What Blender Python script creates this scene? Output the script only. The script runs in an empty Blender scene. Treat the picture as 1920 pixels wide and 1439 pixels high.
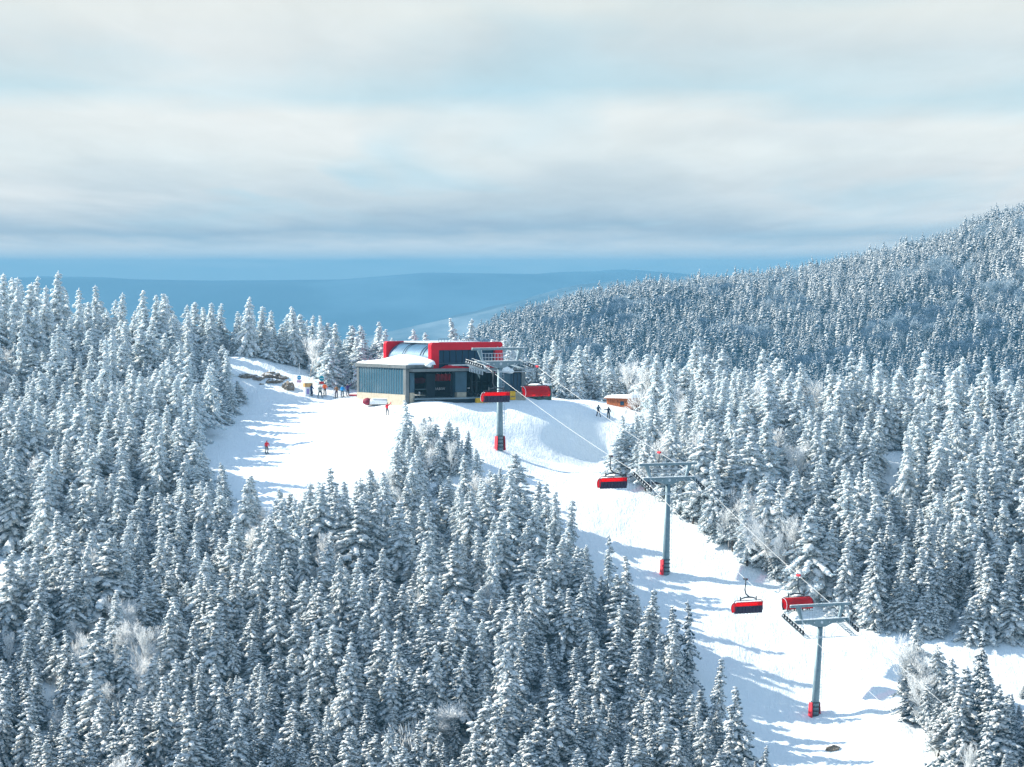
import bpy, math, random, time
import numpy as np
from mathutils import Vector, Matrix, Euler
T0 = time.time()
sc = bpy.context.scene
COL = sc.collection
rng = np.random.default_rng(11)
random.seed(5)
R = math.radians

# ------------------------------------------------------------------ camera
F = 7000.0            # focal length in photo pixels (1920 wide)
PX0, HOR = 960.0, 505.0
cam_d = bpy.data.cameras.new('camera')
cam = bpy.data.objects.new('camera', cam_d); COL.objects.link(cam)
cam_d.sensor_width = 36; cam_d.lens = F / 1920 * 36
cam_d.shift_y = -(719.5 - HOR) / 1920
cam_d.clip_start = 1; cam_d.clip_end = 80000
cam.rotation_euler = (R(90), 0, 0)
sc.camera = cam

# ------------------------------------------------------------------ sun + sky
SUN_EL = R(32)
SUN = Vector((-0.955 * math.cos(SUN_EL), 0.295 * math.cos(SUN_EL), math.sin(SUN_EL))).normalized()
sd = bpy.data.lights.new('sun', 'SUN'); sd.energy = 4.8; sd.angle = R(0.55); sd.color = (1.0, 0.93, 0.80)
so = bpy.data.objects.new('sun', sd); COL.objects.link(so)
so.rotation_euler = SUN.to_track_quat('Z', 'Y').to_euler()
sc.view_settings.view_transform = 'Standard'; sc.view_settings.look = 'None'
sc.view_settings.gamma = 1; sc.view_settings.use_curve_mapping = False
sc.view_settings.exposure = 0.95
EXPO = 2 ** 0.95

def lin(c):
    return tuple(((v / 255) / 12.92 if v / 255 <= 0.04045 else ((v / 255 + 0.055) / 1.055) ** 2.4) for v in c)

class NT:
    """small helper for node trees"""
    def __init__(s, nt): s.nt = nt; s.L = nt.links
    def n(s, t, **kw):
        o = s.nt.nodes.new(t)
        for k, v in kw.items():
            if k == 'inp':
                for a, b in v.items():
                    if hasattr(b, 'is_linked') or isinstance(b, bpy.types.NodeSocket): s.L.new(b, o.inputs[a])
                    else: o.inputs[a].default_value = b
            else: setattr(o, k, v)
        return o
    def math(s, op, a, b=None, c=None, clamp=False):
        o = s.nt.nodes.new('ShaderNodeMath'); o.operation = op; o.use_clamp = clamp
        for i, v in enumerate((a, b, c)):
            if v is None: continue
            if isinstance(v, bpy.types.NodeSocket): s.L.new(v, o.inputs[i])
            else: o.inputs[i].default_value = v
        return o.outputs[0]
    def mix(s, f, a, b):
        o = s.nt.nodes.new('ShaderNodeMix'); o.data_type = 'RGBA'
        for i, v in ((0, f), (6, a), (7, b)):
            if isinstance(v, bpy.types.NodeSocket): s.L.new(v, o.inputs[i])
            else: o.inputs[i].default_value = (tuple(v) + (1,))[:4] if i else v
        return o.outputs[2]
    def ramp(s, f, stops, interp='LINEAR'):
        o = s.nt.nodes.new('ShaderNodeValToRGB'); s.L.new(f, o.inputs[0])
        cr = o.color_ramp; cr.interpolation = interp
        while len(cr.elements) > 1: cr.elements.remove(cr.elements[-1])
        cr.elements[0].position = stops[0][0]; cr.elements[0].color = (tuple(stops[0][1]) + (1,))[:4]
        for p, c in stops[1:]:
            e = cr.elements.new(p); e.color = (tuple(c) + (1,))[:4]
        return o.outputs[0]
    def noise(s, vec, scale, detail=3, rough=0.5, dist=0.0):
        o = s.nt.nodes.new('ShaderNodeTexNoise'); s.L.new(vec, o.inputs['Vector'])
        o.inputs['Scale'].default_value = scale; o.inputs['Detail'].default_value = detail
        o.inputs['Roughness'].default_value = rough; o.inputs['Distortion'].default_value = dist
        return o.outputs[0]

world = bpy.data.worlds.new('World'); sc.world = world; world.use_nodes = True
w = NT(world.node_tree); world.node_tree.nodes.clear()
tc = w.n('ShaderNodeTexCoord').outputs['Generated']
sp = w.n('ShaderNodeSeparateXYZ', inp={0: tc})
X, Y, Z = sp.outputs
zc = w.math('ADD', w.math('MAXIMUM', Z, 0.0), 0.022)
cx = w.math('DIVIDE', X, zc); cy = w.math('MULTIPLY', w.math('DIVIDE', Y, zc), 0.17)
cv = w.n('ShaderNodeCombineXYZ', inp={0: cx, 1: cy, 2: 0.0}).outputs[0]
n_big = w.noise(cv, 0.34, 3, 0.5, 0.3)
n_mid = w.noise(cv, 1.0, 5, 0.55, 0.3)
lowv = w.n('ShaderNodeCombineXYZ', inp={0: w.math('MULTIPLY', X, 10.0), 1: w.math('MULTIPLY', Z, 60.0), 2: 3.1}).outputs[0]
n_low = w.noise(lowv, 1.0, 4, 0.5)
# elevation in the unit of sky rows, gently warped so the layers are not ruled lines
ev = w.math('ADD', w.math('MULTIPLY', Z, 7000.0), w.math('MULTIPLY', w.math('SUBTRACT', n_low, 0.5), 110.0))
ev = w.math('ADD', ev, w.math('MULTIPLY', w.math('SUBTRACT', n_mid, 0.5), 60.0))
evn = w.math('DIVIDE', ev, 1400.0, clamp=True)
def C(*c): return tuple(v / EXPO for v in lin(c))
layer = w.ramp(evn, [(0.0, C(215, 222, 226)), (0.012, C(238, 238, 236)), (0.028, C(238, 240, 239)), (0.052, C(176, 194, 209)),
                     (0.085, C(204, 217, 224)), (0.15, C(236, 243, 242)), (0.20, C(240, 245, 243)), (0.235, C(206, 230, 238)),
                     (0.29, C(214, 227, 231)), (0.35, C(230, 237, 235)), (0.6, C(206, 230, 246)), (1.0, tuple(1.3 * v for v in C(192, 232, 255)))])
blue = C(184, 224, 240)
cream = C(248, 249, 246)
grey = C(192, 209, 219)
f1 = w.math('MULTIPLY', w.math('SUBTRACT', n_big, 0.50), 5.0, clamp=True)
f2 = w.math('MULTIPLY', w.math('SUBTRACT', 0.50, n_big), 5.0, clamp=True)
f3 = w.math('MULTIPLY', w.math('SUBTRACT', w.noise(cv, 0.55, 3, 0.5, 0.5), 0.50), 6.0, clamp=True)
hi = w.math('MULTIPLY', w.math('SUBTRACT', evn, 0.03), 12.0, clamp=True)
c1 = w.mix(w.math('MULTIPLY', f2, hi), layer, cream)
c2 = w.mix(w.math('MULTIPLY', w.math('MULTIPLY', f1, 0.62), hi), c1, grey)
c3 = w.mix(w.math('MULTIPLY', w.math('MULTIPLY', f3, 0.7), hi), c2, blue)
# finer billows inside the layers
fine = w.noise(cv, 2.6, 6, 0.6, 0.6)
sc_ = w.n('ShaderNodeVectorMath', operation='SCALE', inp={0: c3})
w.L.new(w.math('ADD', 1.0, w.math('MULTIPLY', w.math('SUBTRACT', w.math('ADD', w.math('MULTIPLY', fine, 0.55), w.math('MULTIPLY', n_mid, 0.45)), 0.5), 0.36)), sc_.inputs['Scale'])
c3 = sc_.outputs[0]
# above the layer cloud the clear sky opens between clouds
sky = w.n('ShaderNodeTexSky', sky_type='NISHITA', sun_disc=False, sun_elevation=SUN_EL,
          sun_rotation=math.atan2(SUN.x, SUN.y), altitude=800, air_density=1.0, dust_density=1.0, ozone_density=1.6)
skyc = w.n('ShaderNodeVectorMath', operation='SCALE', inp={0: sky.outputs[0]}); skyc.inputs['Scale'].default_value = 0.15
up = w.math('MULTIPLY', w.math('SUBTRACT', Z, 0.10), 2.6, clamp=True)
clear = w.math('MULTIPLY', up, w.math('ADD', 0.7, w.math('MULTIPLY', w.math('SUBTRACT', n_big, 0.5), 1.2), clamp=True))
cfin = w.mix(clear, c3, skyc.outputs[0])
bg = w.n('ShaderNodeBackground', inp={'Color': cfin, 'Strength': 1.0})
wo = w.n('ShaderNodeOutputWorld', inp={'Surface': bg.outputs[0]})
sc.cycles.use_denoising = True
sc.cycles.max_bounces = 6; sc.cycles.diffuse_bounces = 3; sc.cycles.glossy_bounces = 2
sc.cycles.transparent_max_bounces = 10; sc.cycles.volume_bounces = 1
sc.cycles.caustics_reflective = False; sc.cycles.caustics_refractive = False

# ------------------------------------------------------------------ materials
def mat(name, base=(0.5, 0.5, 0.5), rough=0.7, metal=0.0, noise=None, bump=None, spec=0.3, emit=None, coat=0):
    """noise=(scale, amount) varies the colour's value, bump=(scale, strength, distance)"""
    m = bpy.data.materials.new(name); m.use_nodes = True
    t = NT(m.node_tree); b = m.node_tree.nodes['Principled BSDF']
    b.inputs['Base Color'].default_value = tuple(base) + (1,); b.inputs['Roughness'].default_value = rough
    b.inputs['Metallic'].default_value = metal; b.inputs['Specular IOR Level'].default_value = spec
    b.inputs['Coat Weight'].default_value = coat
    oc = t.n('ShaderNodeTexCoord').outputs['Object']
    if noise:
        n = t.noise(oc, noise[0], 5, 0.6)
        lo = tuple(c * (1 - noise[1]) for c in base); hi_ = tuple(min(1, c * (1 + noise[1])) for c in base)
        t.L.new(t.ramp(n, [(0.3, lo), (0.7, hi_)]), b.inputs['Base Color'])
    if bump:
        n2 = t.noise(oc, bump[0], 5, 0.6)
        bp = t.n('ShaderNodeBump', inp={'Height': n2, 'Strength': bump[1], 'Distance': bump[2]})
        t.L.new(bp.outputs[0], b.inputs['Normal'])
    return m

M = {}
M['steel'] = mat('galvanised_steel', (0.17, 0.25, 0.29), 0.5, 0.2, (1.5, 0.18), (8, .2, .02))
M['steel_frost'] = mat('frosted_steel', (0.48, 0.55, 0.60), 0.6, 0.1, (3, 0.3))
M['steel_dark'] = mat('dark_painted_steel', (0.045, 0.06, 0.075), 0.5, 0.2, (4, 0.3))
M['black'] = mat('black_rubber', (0.02, 0.022, 0.03), 0.6, 0, (3, .3))
M['red'] = mat('red_panel', (0.55, 0.004, 0.018), 0.5, 0, (0.6, 0.14), None, .15)
M['red_pad'] = mat('red_foam_pad', (0.75, 0.03, 0.05), 0.7, 0, (3, .2), (4, .4, .05))
M['dark_red'] = mat('dark_red_cover', (0.22, 0.015, 0.04), 0.7, 0, (3, .3))
M['slate'] = mat('slate_blue_cladding', (0.035, 0.085, 0.125), 0.5, 0.1, (1.2, .2), (3, .3, .02))
M['slate_dark'] = mat('dark_cladding', (0.012, 0.03, 0.05), 0.5, 0.1, (1.2, .2))
M['fascia'] = mat('grey_zinc_fascia', (0.13, 0.15, 0.16), 0.5, 0.2, (1.0, .2))
M['mullion'] = mat('mullion_aluminium', (0.20, 0.27, 0.31), 0.45, 0.3)
M['concrete'] = mat('concrete', (0.38, 0.35, 0.28), 0.9, 0, (1.5, .15), (6, .3, .02))
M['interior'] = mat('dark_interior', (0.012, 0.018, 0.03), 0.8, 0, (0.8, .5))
M['yellow'] = mat('yellow_padding', (0.75, 0.42, 0.02), 0.6, 0, (3, .2))
M['wood_orange'] = mat('orange_stained_wood', (0.36, 0.11, 0.04), 0.8, 0, (3, .3))
M['wood_tan'] = mat('tan_board', (0.55, 0.33, 0.14), 0.8, 0, (3, .2))
M['white_paint'] = mat('white_paint', (0.75, 0.77, 0.8), 0.6, 0, (2, .1))
M['green_box'] = mat('dark_green_paint', (0.03, 0.09, 0.07), 0.5, 0, (2, .3))
M['bark'] = mat('bark', (0.10, 0.075, 0.06), 0.95, 0, (9, .5), (14, .8, .05))
M['bark_frost'] = mat('frosted_bark', (0.42, 0.39, 0.37), 0.95, 0, (7, .45))
M['rope'] = mat('wire_rope', (0.62, 0.64, 0.64), 0.6, 0.1)
M['skin'] = mat('skin', (0.6, 0.35, 0.25), 0.6)
M['white_mark'] = mat('white_print', (0.8, 0.82, 0.85), 0.6)

def glass_mat(name, base, rough=0.08, spec=0.9, metal=0.0):
    m = mat(name, base, rough, metal, None, None, spec)
    return m
M['glass'] = glass_mat('dark_blue_glass', (0.008, 0.045, 0.09), 0.12, 0.16)
M['glass_side'] = glass_mat('side_glass', (0.035, 0.095, 0.14), 0.12, 0.5)
M['vault'] = mat('ribbed_translucent_roof', (0.07, 0.17, 0.27), 0.45, 0.1, (0.8, .25), None, .4)

def snow_mat(name, base=(0.82, 0.87, 0.89), tracks=False):
    m = bpy.data.materials.new(name); m.use_nodes = True
    t = NT(m.node_tree); b = m.node_tree.nodes['Principled BSDF']
    b.inputs['Roughness'].default_value = 0.75; b.inputs['Specular IOR Level'].default_value = 0.25
    oc = t.n('ShaderNodeTexCoord').outputs['Object']
    n = t.noise(oc, 0.25, 6, 0.6)
    t.L.new(t.ramp(n, [(0.3, tuple(c * 0.95 for c in base)), (0.7, base)]), b.inputs['Base Color'])
    h = t.noise(oc, 1.3, 6, 0.62)
    if tracks:
        # ski tracks: stretched noise running down the slope
        mp = t.n('ShaderNodeMapping', inp={'Vector': oc}); mp.inputs['Rotation'].default_value = (0, 0, R(28)); mp.inputs['Scale'].default_value = (1.5, 0.22, 0.4)
        h2 = t.noise(mp.outputs[0], 1.6, 5, 0.6, 1.2)
        mp2 = t.n('ShaderNodeMapping', inp={'Vector': oc}); mp2.inputs['Rotation'].default_value = (0, 0, R(50)); mp2.inputs['Scale'].default_value = (1.3, 0.16, 0.4)
        h3 = t.noise(mp2.outputs[0], 1.1, 5, 0.6, 1.8)
        h = t.math('ADD', t.math('MULTIPLY', h, 1.1), t.math('ADD', t.math('MULTIPLY', h2, .7), t.math('MULTIPLY', h3, .7)))
        bp = t.n('ShaderNodeBump', inp={'Height': h, 'Strength': 0.9, 'Distance': 0.14})
    else:
        bp = t.n('ShaderNodeBump', inp={'Height': h, 'Strength': 0.6, 'Distance': 0.12})
    t.L.new(bp.outputs[0], b.inputs['Normal'])
    return m
M['snow'] = snow_mat('packed_snow', tracks=True)
M['roof_snow'] = snow_mat('roof_snow')

def bough_mat(name, dark, frost, amount, scale=5.0, trans=0.0, vary=0.4, zref=38.0, zgain=0.0):
    """needles with rime: how much rime differs from tree to tree and lies on upward faces"""
    m = bpy.data.materials.new(name); m.use_nodes = True
    t = NT(m.node_tree); b = m.node_tree.nodes['Principled BSDF']
    b.inputs['Roughness'].default_value = 0.85; b.inputs['Specular IOR Level'].default_value = 0.15
    oc = t.n('ShaderNodeTexCoord').outputs['Object']
    ge = t.n('ShaderNodeNewGeometry')
    nz = t.n('ShaderNodeSeparateXYZ', inp={0: ge.outputs['Normal']}).outputs[2]
    oi = t.n('ShaderNodeObjectInfo'); rnd = oi.outputs['Random']
    lz = t.n('ShaderNodeSeparateXYZ', inp={0: oi.outputs['Location']}).outputs[2]     # rime thickens with height
    n = t.noise(oc, scale, 4, 0.65)
    f = t.math('ADD', t.math('MULTIPLY', t.math('SUBTRACT', n, 0.5), 2.2), t.math('MULTIPLY', nz, 0.35))
    f0 = t.math('ADD', f, t.math('ADD', amount, t.math('MULTIPLY', t.math('SUBTRACT', rnd, 0.5), vary)))
    f = t.math('ADD', f0, t.math('MULTIPLY', t.math('ADD', lz, zref), zgain), clamp=True)
    col = t.mix(f, dark, frost)
    t.L.new(col, b.inputs['Base Color'])
    if trans:   # light soaks through loose snow
        tr = t.n('ShaderNodeBsdfTranslucent', inp={'Color': col})
        mx_ = t.n('ShaderNodeMixShader', inp={0: trans, 1: b.outputs[0], 2: tr.outputs[0]})
        t.L.new(mx_.outputs[0], m.node_tree.nodes['Material Output'].inputs[0])
    return m
M['bough_snow'] = bough_mat('snow_on_boughs', (0.44, 0.60, 0.66), (0.90, 0.92, 0.92), 1.1, 2.5, 0.32)
M['needles'] = bough_mat('rimed_needles', (0.002, 0.050, 0.090), (0.74, 0.87, 0.93), 0.62, 2.0, 0.26, 0.42, 40.0, 0.024)
M['far_light'] = bough_mat('far_snowy_boughs', (0.10, 0.20, 0.26), (0.90, 0.91, 0.90), 0.82, 1.0, .3)
M['far_dark'] = bough_mat('far_needles', (0.004, 0.04, 0.08), (0.26, 0.38, 0.48), 0.22, 1.0)  # dimmed and blued to carry the cloud shade low on the mountain
M['twig_rime'] = bough_mat('rimed_twigs', (0.56, 0.60, 0.61), (0.92, 0.93, 0.93), 0.85, 3.0, 0.4)
M['far_twig_shaded'] = bough_mat('far_shaded_twigs', (0.10, 0.16, 0.24), (0.26, 0.34, 0.42), 0.4, 1.0, .15)  # dimmer copy of the round trees' twigs, cloud shade put into the colour
M['far_twig'] = bough_mat('far_rimed_twigs', (0.24, 0.33, 0.40), (0.60, 0.66, 0.70), 0.5, 1.0, .25)

# ------------------------------------------------------------------ projection helpers
def P(px, py, Yd):
    return Vector(((px - PX0) / F * Yd, Yd, (HOR - py) / F * Yd))
def proj(x, y, z):
    return PX0 + x / y * F, HOR - z / y * F

# ------------------------------------------------------------------ mesh builder
class MB:
    def __init__(s): s.v = []; s.f = []; s.m = []; s.mats = []
    def mi(s, m):
        if m not in s.mats: s.mats.append(m)
        return s.mats.index(m)
    def add(s, verts, faces, m, T=None):
        o = len(s.v); k = s.mi(m)
        for p in verts:
            p = Vector(p)
            s.v.append(tuple(T @ p) if T is not None else tuple(p))
        for f in faces: s.f.append([i + o for i in f]); s.m.append(k)
        return s
    def box(s, lo, hi, m, T=None):
        x0, y0, z0 = lo; x1, y1, z1 = hi
        v = [(x0,y0,z0),(x1,y0,z0),(x1,y1,z0),(x0,y1,z0),(x0,y0,z1),(x1,y0,z1),(x1,y1,z1),(x0,y1,z1)]
        return s.add(v, [(0,3,2,1),(4,5,6,7),(0,1,5,4),(1,2,6,5),(2,3,7,6),(3,0,4,7)], m, T)
    def prism(s, poly, a, b, m, axis='y', T=None):
        """poly in the plane across axis, extruded from a to b"""
        def P3(p, t):
            if axis == 'y': return (p[0], t, p[1])
            if axis == 'x': return (t, p[0], p[1])
            return (p[0], p[1], t)
        n = len(poly)
        v = [P3(p, a) for p in poly] + [P3(p, b) for p in poly]
        f = [tuple(range(n))[::-1], tuple(range(n, 2 * n))] + [(i, (i + 1) % n, n + (i + 1) % n, n + i) for i in range(n)]
        return s.add(v, f, m, T)
    def tube(s, pts, r, m, n=6, T=None, cap=True):
        pts = [Vector(p) for p in pts]
        rs = r if isinstance(r, (list, tuple)) else [r] * len(pts)
        v = []; f = []
        prev = None
        for i, p in enumerate(pts):
            d = (pts[min(i + 1, len(pts) - 1)] - pts[max(i - 1, 0)]).normalized()
            ref = Vector((0, 0, 1)) if abs(d.z) < 0.95 else Vector((1, 0, 0))
            a = prev if prev is not None else d.cross(ref)
            a = (a - d * a.dot(d)).normalized(); prev = a
            b = d.cross(a)
            for k in range(n):
                t = 2 * math.pi * k / n
                v.append(p + (a * math.cos(t) + b * math.sin(t)) * rs[i])
        for i in range(len(pts) - 1):
            for k in range(n):
                f.append((i*n + k, i*n + (k+1) % n, (i+1)*n + (k+1) % n, (i+1)*n + k))
        if cap:
            f.append(tuple(range(n))[::-1]); f.append(tuple(range((len(pts)-1)*n, len(pts)*n)))
        return s.add(v, f, m, T)
    def build(s, name, parent=None, smooth=False, bevel=0):
        me = bpy.data.meshes.new(name); me.from_pydata(s.v, [], s.f)
        for m in s.mats: me.materials.append(m)
        me.polygons.foreach_set('material_index', s.m)
        if smooth: me.polygons.foreach_set('use_smooth', [True] * len(s.f))
        me.update()
        o = bpy.data.objects.new(name, me); COL.objects.link(o)
        if parent is not None: o.parent = parent
        if bevel:
            b = o.modifiers.new('bevel', 'BEVEL'); b.width = bevel; b.segments = 2; b.limit_method = 'ANGLE'
        return o
def tag(o, label=None, cat=None, group=None, kind=None):
    if label: o['label'] = label
    if cat: o['category'] = cat
    if group: o['group'] = group
    if kind: o['kind'] = kind
    return o
def empty(name, loc, rz=0.0, label=None, cat=None, group=None):
    o = bpy.data.objects.new(name, None); COL.objects.link(o); o.empty_display_size = 0.3
    o.location = loc; o.rotation_euler = (0, 0, rz)
    return tag(o, label, cat, group)
def copy_tree(o, parent=None):
    c = o.copy(); COL.objects.link(c)
    if parent is not None: c.parent = parent
    for ch in o.children: copy_tree(ch, c)
    return c

# ------------------------------------------------------------------ terrain
def value_noise(x, y, seed=0):
    xi = np.floor(x).astype(np.int64); yi = np.floor(y).astype(np.int64)
    xf = x - xi; yf = y - yi
    def h(a, b):
        n = (a * 374761393 + b * 668265263 + seed * 1442695041) & 0xffffffff
        n = ((n ^ (n >> 13)) * 1274126177) & 0xffffffff
        return ((n ^ (n >> 16)) & 0xffff) / 65535.0
    u = xf * xf * (3 - 2 * xf); v = yf * yf * (3 - 2 * yf)
    return (h(xi, yi) * (1-u) + h(xi+1, yi) * u) * (1-v) + (h(xi, yi+1) * (1-u) + h(xi+1, yi+1) * u) * v - 0.5
def fbm(x, y, seed=0, octv=4):
    s = 0; a = 1; f = 1
    for i in range(octv):
        s = s + a * value_noise(x * f, y * f, seed + i); a *= 0.5; f *= 2.03
    return s

# photo pixel + distance of points on the snow
CP = [(-300,1500,423),(300,1500,423),(800,1500,423),(1300,1490,424),(1700,1500,424),(2200,1500,424),
      (-300,1350,438),(200,1350,438),(700,1350,438),(1100,1330,440),(-300,1200,455),(200,1200,455),(700,1200,456),
      (-300,1060,476),(100,1060,476),(500,1060,477),(800,1080,475),(1130,1165,467),(1000,1030,482),(890,930,497),
      (1527,1344,449),(1400,1439,434),(1600,1439,434),(1700,1340,445),(1850,1300,449),(2200,1300,450),
      (1248,1075,479),(1180,1000,489),(1400,1200,464),(1300,1190,464),(1560,1143,469),(1430,1090,476),(1330,1020,485),(1250,960,493),
      (1160,893,505),(1080,880,515),(1850,1232,457),(2200,1245,457),(1700,1195,462),
      (937,842,512),(1000,868,513),(1158,803,536),(1172,766,550),(1120,783,539),(1060,758,538),(985,759,540),(900,759,537),(1130,866,531),(1060,854,528),(985,837,524),(900,795,528),(1100,812,534),(1010,800,531),(985,754,546),(860,754,540),(765,754,534),(770,775,528),
      (670,742,550),(600,746,549),(450,745,549),(440,676,559),(500,684,559),(560,712,556),(520,738,550),
      (420,790,535),(498,851,517),(725,780,533),(600,900,503),(540,948,494),(380,860,514),(700,930,498),(300,860,513),(100,900,505),(-300,900,505),
      (300,705,555),(180,690,556),(0,672,558),(-300,660,560),(250,945,497),(100,790,530),(-300,790,530),
      (1300,795,527),(1600,815,526),(1900,830,525),(2300,840,524),(1670,868,511),(1400,900,504),(1900,950,497),(2300,1000,490),(1450,980,492),(1850,1090,477)]
WP = [(-75,600,-27),(-40,600,-27),(-20,576,-19),(0,576,-19.5),(20,570,-22),(0,610,-32),(-30,620,-34),(30,600,-36),(60,580,-38),(90,580,-40),
      (-70,650,-50),(0,660,-56),(70,640,-62),(40,540,-23.5),(70,540,-24),(-60,370,-88),(0,370,-88),(60,370,-88),(-110,500,-29),(-110,430,-55)]
pts = np.array([[(a - PX0) / F * d, d, (HOR - b) / F * d] for a, b, d in CP] + [list(p) for p in WP], float)
def tps_k(r2): return 0.5 * r2 * np.log(r2 + 1e-9)
_x = pts[:, 0] / 50; _y = pts[:, 1] / 50; nP = len(pts)
_K = tps_k((_x[:, None] - _x) ** 2 + (_y[:, None] - _y) ** 2) + np.eye(nP) * 0.004
_Pm = np.c_[np.ones(nP), _x, _y]
_A = np.block([[_K, _Pm], [_Pm.T, np.zeros((3, 3))]])
_w = np.linalg.solve(_A, np.r_[pts[:, 2], 0, 0, 0])
def H0(x, y):
    x = np.atleast_1d(np.asarray(x, float)) / 50; y = np.atleast_1d(np.asarray(y, float)) / 50
    out = _w[nP] + _w[nP + 1] * x + _w[nP + 2] * y
    for i in range(nP): out = out + _w[i] * tps_k((x - _x[i]) ** 2 + (y - _y[i]) ** 2)
    return out
def H(x, y):
    x = np.atleast_1d(np.asarray(x, float)); y = np.atleast_1d(np.asarray(y, float))
    z = H0(x, y) + 0.55 * fbm(x / 7, y / 7, 3, 3) + 0.15 * fbm(x / 1.5, y / 1.5, 9, 2)
    # drifted, bumpy snow between the lower tower and the lower right trees
    g = np.exp(-(((x - 45.5) / 4.5) ** 2 + ((y - 441) / 9.0) ** 2))
    for mx_, my_, rx_, ry_, mh_ in ((43.2, 449, 1.6, 3.2, .55), (46.4, 446, 1.4, 2.6, .6), (44.6, 441, 1.9, 2.4, .5), (48.2, 442, 1.3, 3.0, -.4), (46.8, 437, 1.5, 2.6, .6), (43.0, 436, 1.4, 3.0, .35), (49.2, 437, 1.6, 2.0, .5)):
        z = z + mh_ * np.exp(-(((x - mx_) / rx_) ** 2 + ((y - my_) / ry_) ** 2) ** 1.3)
    # piste edge ridges
    return z
def HZ(x, y): return float(H(x, y)[0])
def ground_at(px, py, y0=405, y1=600):
    """first point of the snow along the sight line through a photo pixel"""
    Ys = np.arange(y0, y1, 0.25)
    xs = (px - PX0) / F * Ys; zr = (HOR - py) / F * Ys
    h = H(xs, Ys); k = np.argmax(zr < h) if (zr < h).any() else len(Ys) - 1
    return Vector((xs[k], Ys[k], h[k]))

gx = np.arange(-125, 140.1, 0.62); gy = np.arange(330, 640.1, 0.62)
GX, GY = np.meshgrid(gx, gy)
GZ = H(GX.ravel(), GY.ravel()).reshape(GX.shape)
# skirt: the hill runs down to the valley on every side
edge = np.minimum.reduce([GX + 125, 140 - GX, GY - 330, 640 - GY])
GZ = GZ - np.clip(14 - edge, 0, None) ** 2 * 0.25
def grid_mesh(name, X, Yg, Zg, m, smooth=True):
    ny, nx = X.shape
    me = bpy.data.meshes.new(name)
    co = np.stack([X, Yg, Zg], -1).reshape(-1, 3)
    i = np.arange(ny - 1)[:, None] * nx + np.arange(nx - 1)[None]
    q = np.stack([i, i + 1, i + nx + 1, i + nx], -1).reshape(-1, 4)
    me.vertices.add(len(co)); me.vertices.foreach_set('co', co.ravel())
    me.loops.add(q.size); me.loops.foreach_set('vertex_index', q.ravel().astype(np.int32))
    me.polygons.add(len(q)); me.polygons.foreach_set('loop_start', np.arange(0, q.size, 4, dtype=np.int32))
    me.polygons.foreach_set('use_smooth', np.ones(len(q), bool))
    me.materials.append(m); me.update(calc_edges=True); me.validate()
    o = bpy.data.objects.new(name, me); COL.objects.link(o)
    return o
tag(grid_mesh('snow_ground', GX, GY, GZ, M['snow']), 'snow covered hilltop with the ski piste running down to the right', kind='structure')

# valley floor to the horizon
M['valley'] = mat('snowy_valley_forest', (0.03, 0.07, 0.10), 0.95, 0, (0.002, 0.55))
vx = np.linspace(-9000, 9000, 90); vy = np.linspace(60, 21500, 120)
VX, VY = np.meshgrid(vx, vy)
VZ = -520 + 60 * fbm(VX / 1500, VY / 1500, 5, 4)
VZ = np.where(VY < 900, -420 + 0 * VX, VZ)
tag(grid_mesh('valley_ground', VX, VY, VZ, M['valley']), kind='structure')

# far hills and the wooded mountain at the right
def hill_mesh(name, crest, Yc, depth_front, depth_back, floor, m, amp, seed, nx=260, ny=90, prof=1.0):
    """crest: list of (px, py) for the skyline at distance Yc"""
    cxs = np.array([c[0] for c in crest], float); cys = np.array([c[1] for c in crest], float)
    px = np.linspace(cxs[0], cxs[-1], nx); py = np.interp(px, cxs, cys)
    xs = (px - PX0) / F * Yc; zc_ = (HOR - py) / F * Yc
    t = np.linspace(0, 1, ny)
    Xg = np.repeat(xs[None], ny, 0); fr = t[:, None]
    Yg = Yc - depth_front + fr * (depth_front + depth_back) + 0 * Xg
    k = depth_front / (depth_front + depth_back)
    up_ = np.where(fr < k, np.sin(np.clip(fr / k, 0, 1) * math.pi / 2) ** prof, np.cos(np.clip((fr - k) / (1 - k), 0, 1) * math.pi / 2) ** 0.8)
    Zg = floor + (zc_[None] - floor) * up_
    Zg = Zg + amp * fbm(Xg / (depth_front * 0.22), Yg / (depth_front * 0.22), seed, 5) * np.where(fr < k, np.clip((k - fr) * 6, 0, 1), 0.6)
    return grid_mesh(name, Xg, Yg, Zg, m), (Xg, Yg, Zg)
def hillmat(name, dark, light, scale, thr):
    m = bpy.data.materials.new(name); m.use_nodes = True
    t = NT(m.node_tree); b = m.node_tree.nodes['Principled BSDF']; b.inputs['Roughness'].default_value = 0.95
    oc = t.n('ShaderNodeTexCoord').outputs['Object']
    mp = t.n('ShaderNodeMapping', inp={'Vector': oc}); mp.inputs['Scale'].default_value = (1, 0.5, 3)
    n = t.noise(mp.outputs[0], scale, 9, 0.62)
    t.L.new(t.ramp(n, [(thr - .07, dark), (thr + .1, light)]), b.inputs['Base Color'])
    return m
M['hill_snow'] = hillmat('far_snowy_forest', (0.02, 0.07, 0.12), (0.20, 0.27, 0.33), 0.0022, 0.53)  # both hill colours blued to stand in for part of the distance haze
M['hill_dark'] = hillmat('farther_forest', (0.02, 0.07, 0.13), (0.06, 0.14, 0.22), 0.0012, 0.55)
o, _ = hill_mesh('far_hill', [(-700,540),(-200,528),(100,522),(400,526),(640,524),(800,511),(1000,514),(1200,512),(1500,522),(2000,518),(2600,530)], 12500, 3500, 4000, -520, M['hill_dark'], 60, 31)
tag(o, kind='structure')
o, _ = hill_mesh('snowy_far_hill', [(420,680),(620,640),(700,628),(800,606),(880,590),(960,572),(1020,555),(1090,540),(1160,534),(1300,540),(1500,552),(1900,570),(2500,600)], 7600, 1500, 2500, -500, M['hill_snow'], 45, 12)
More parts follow.
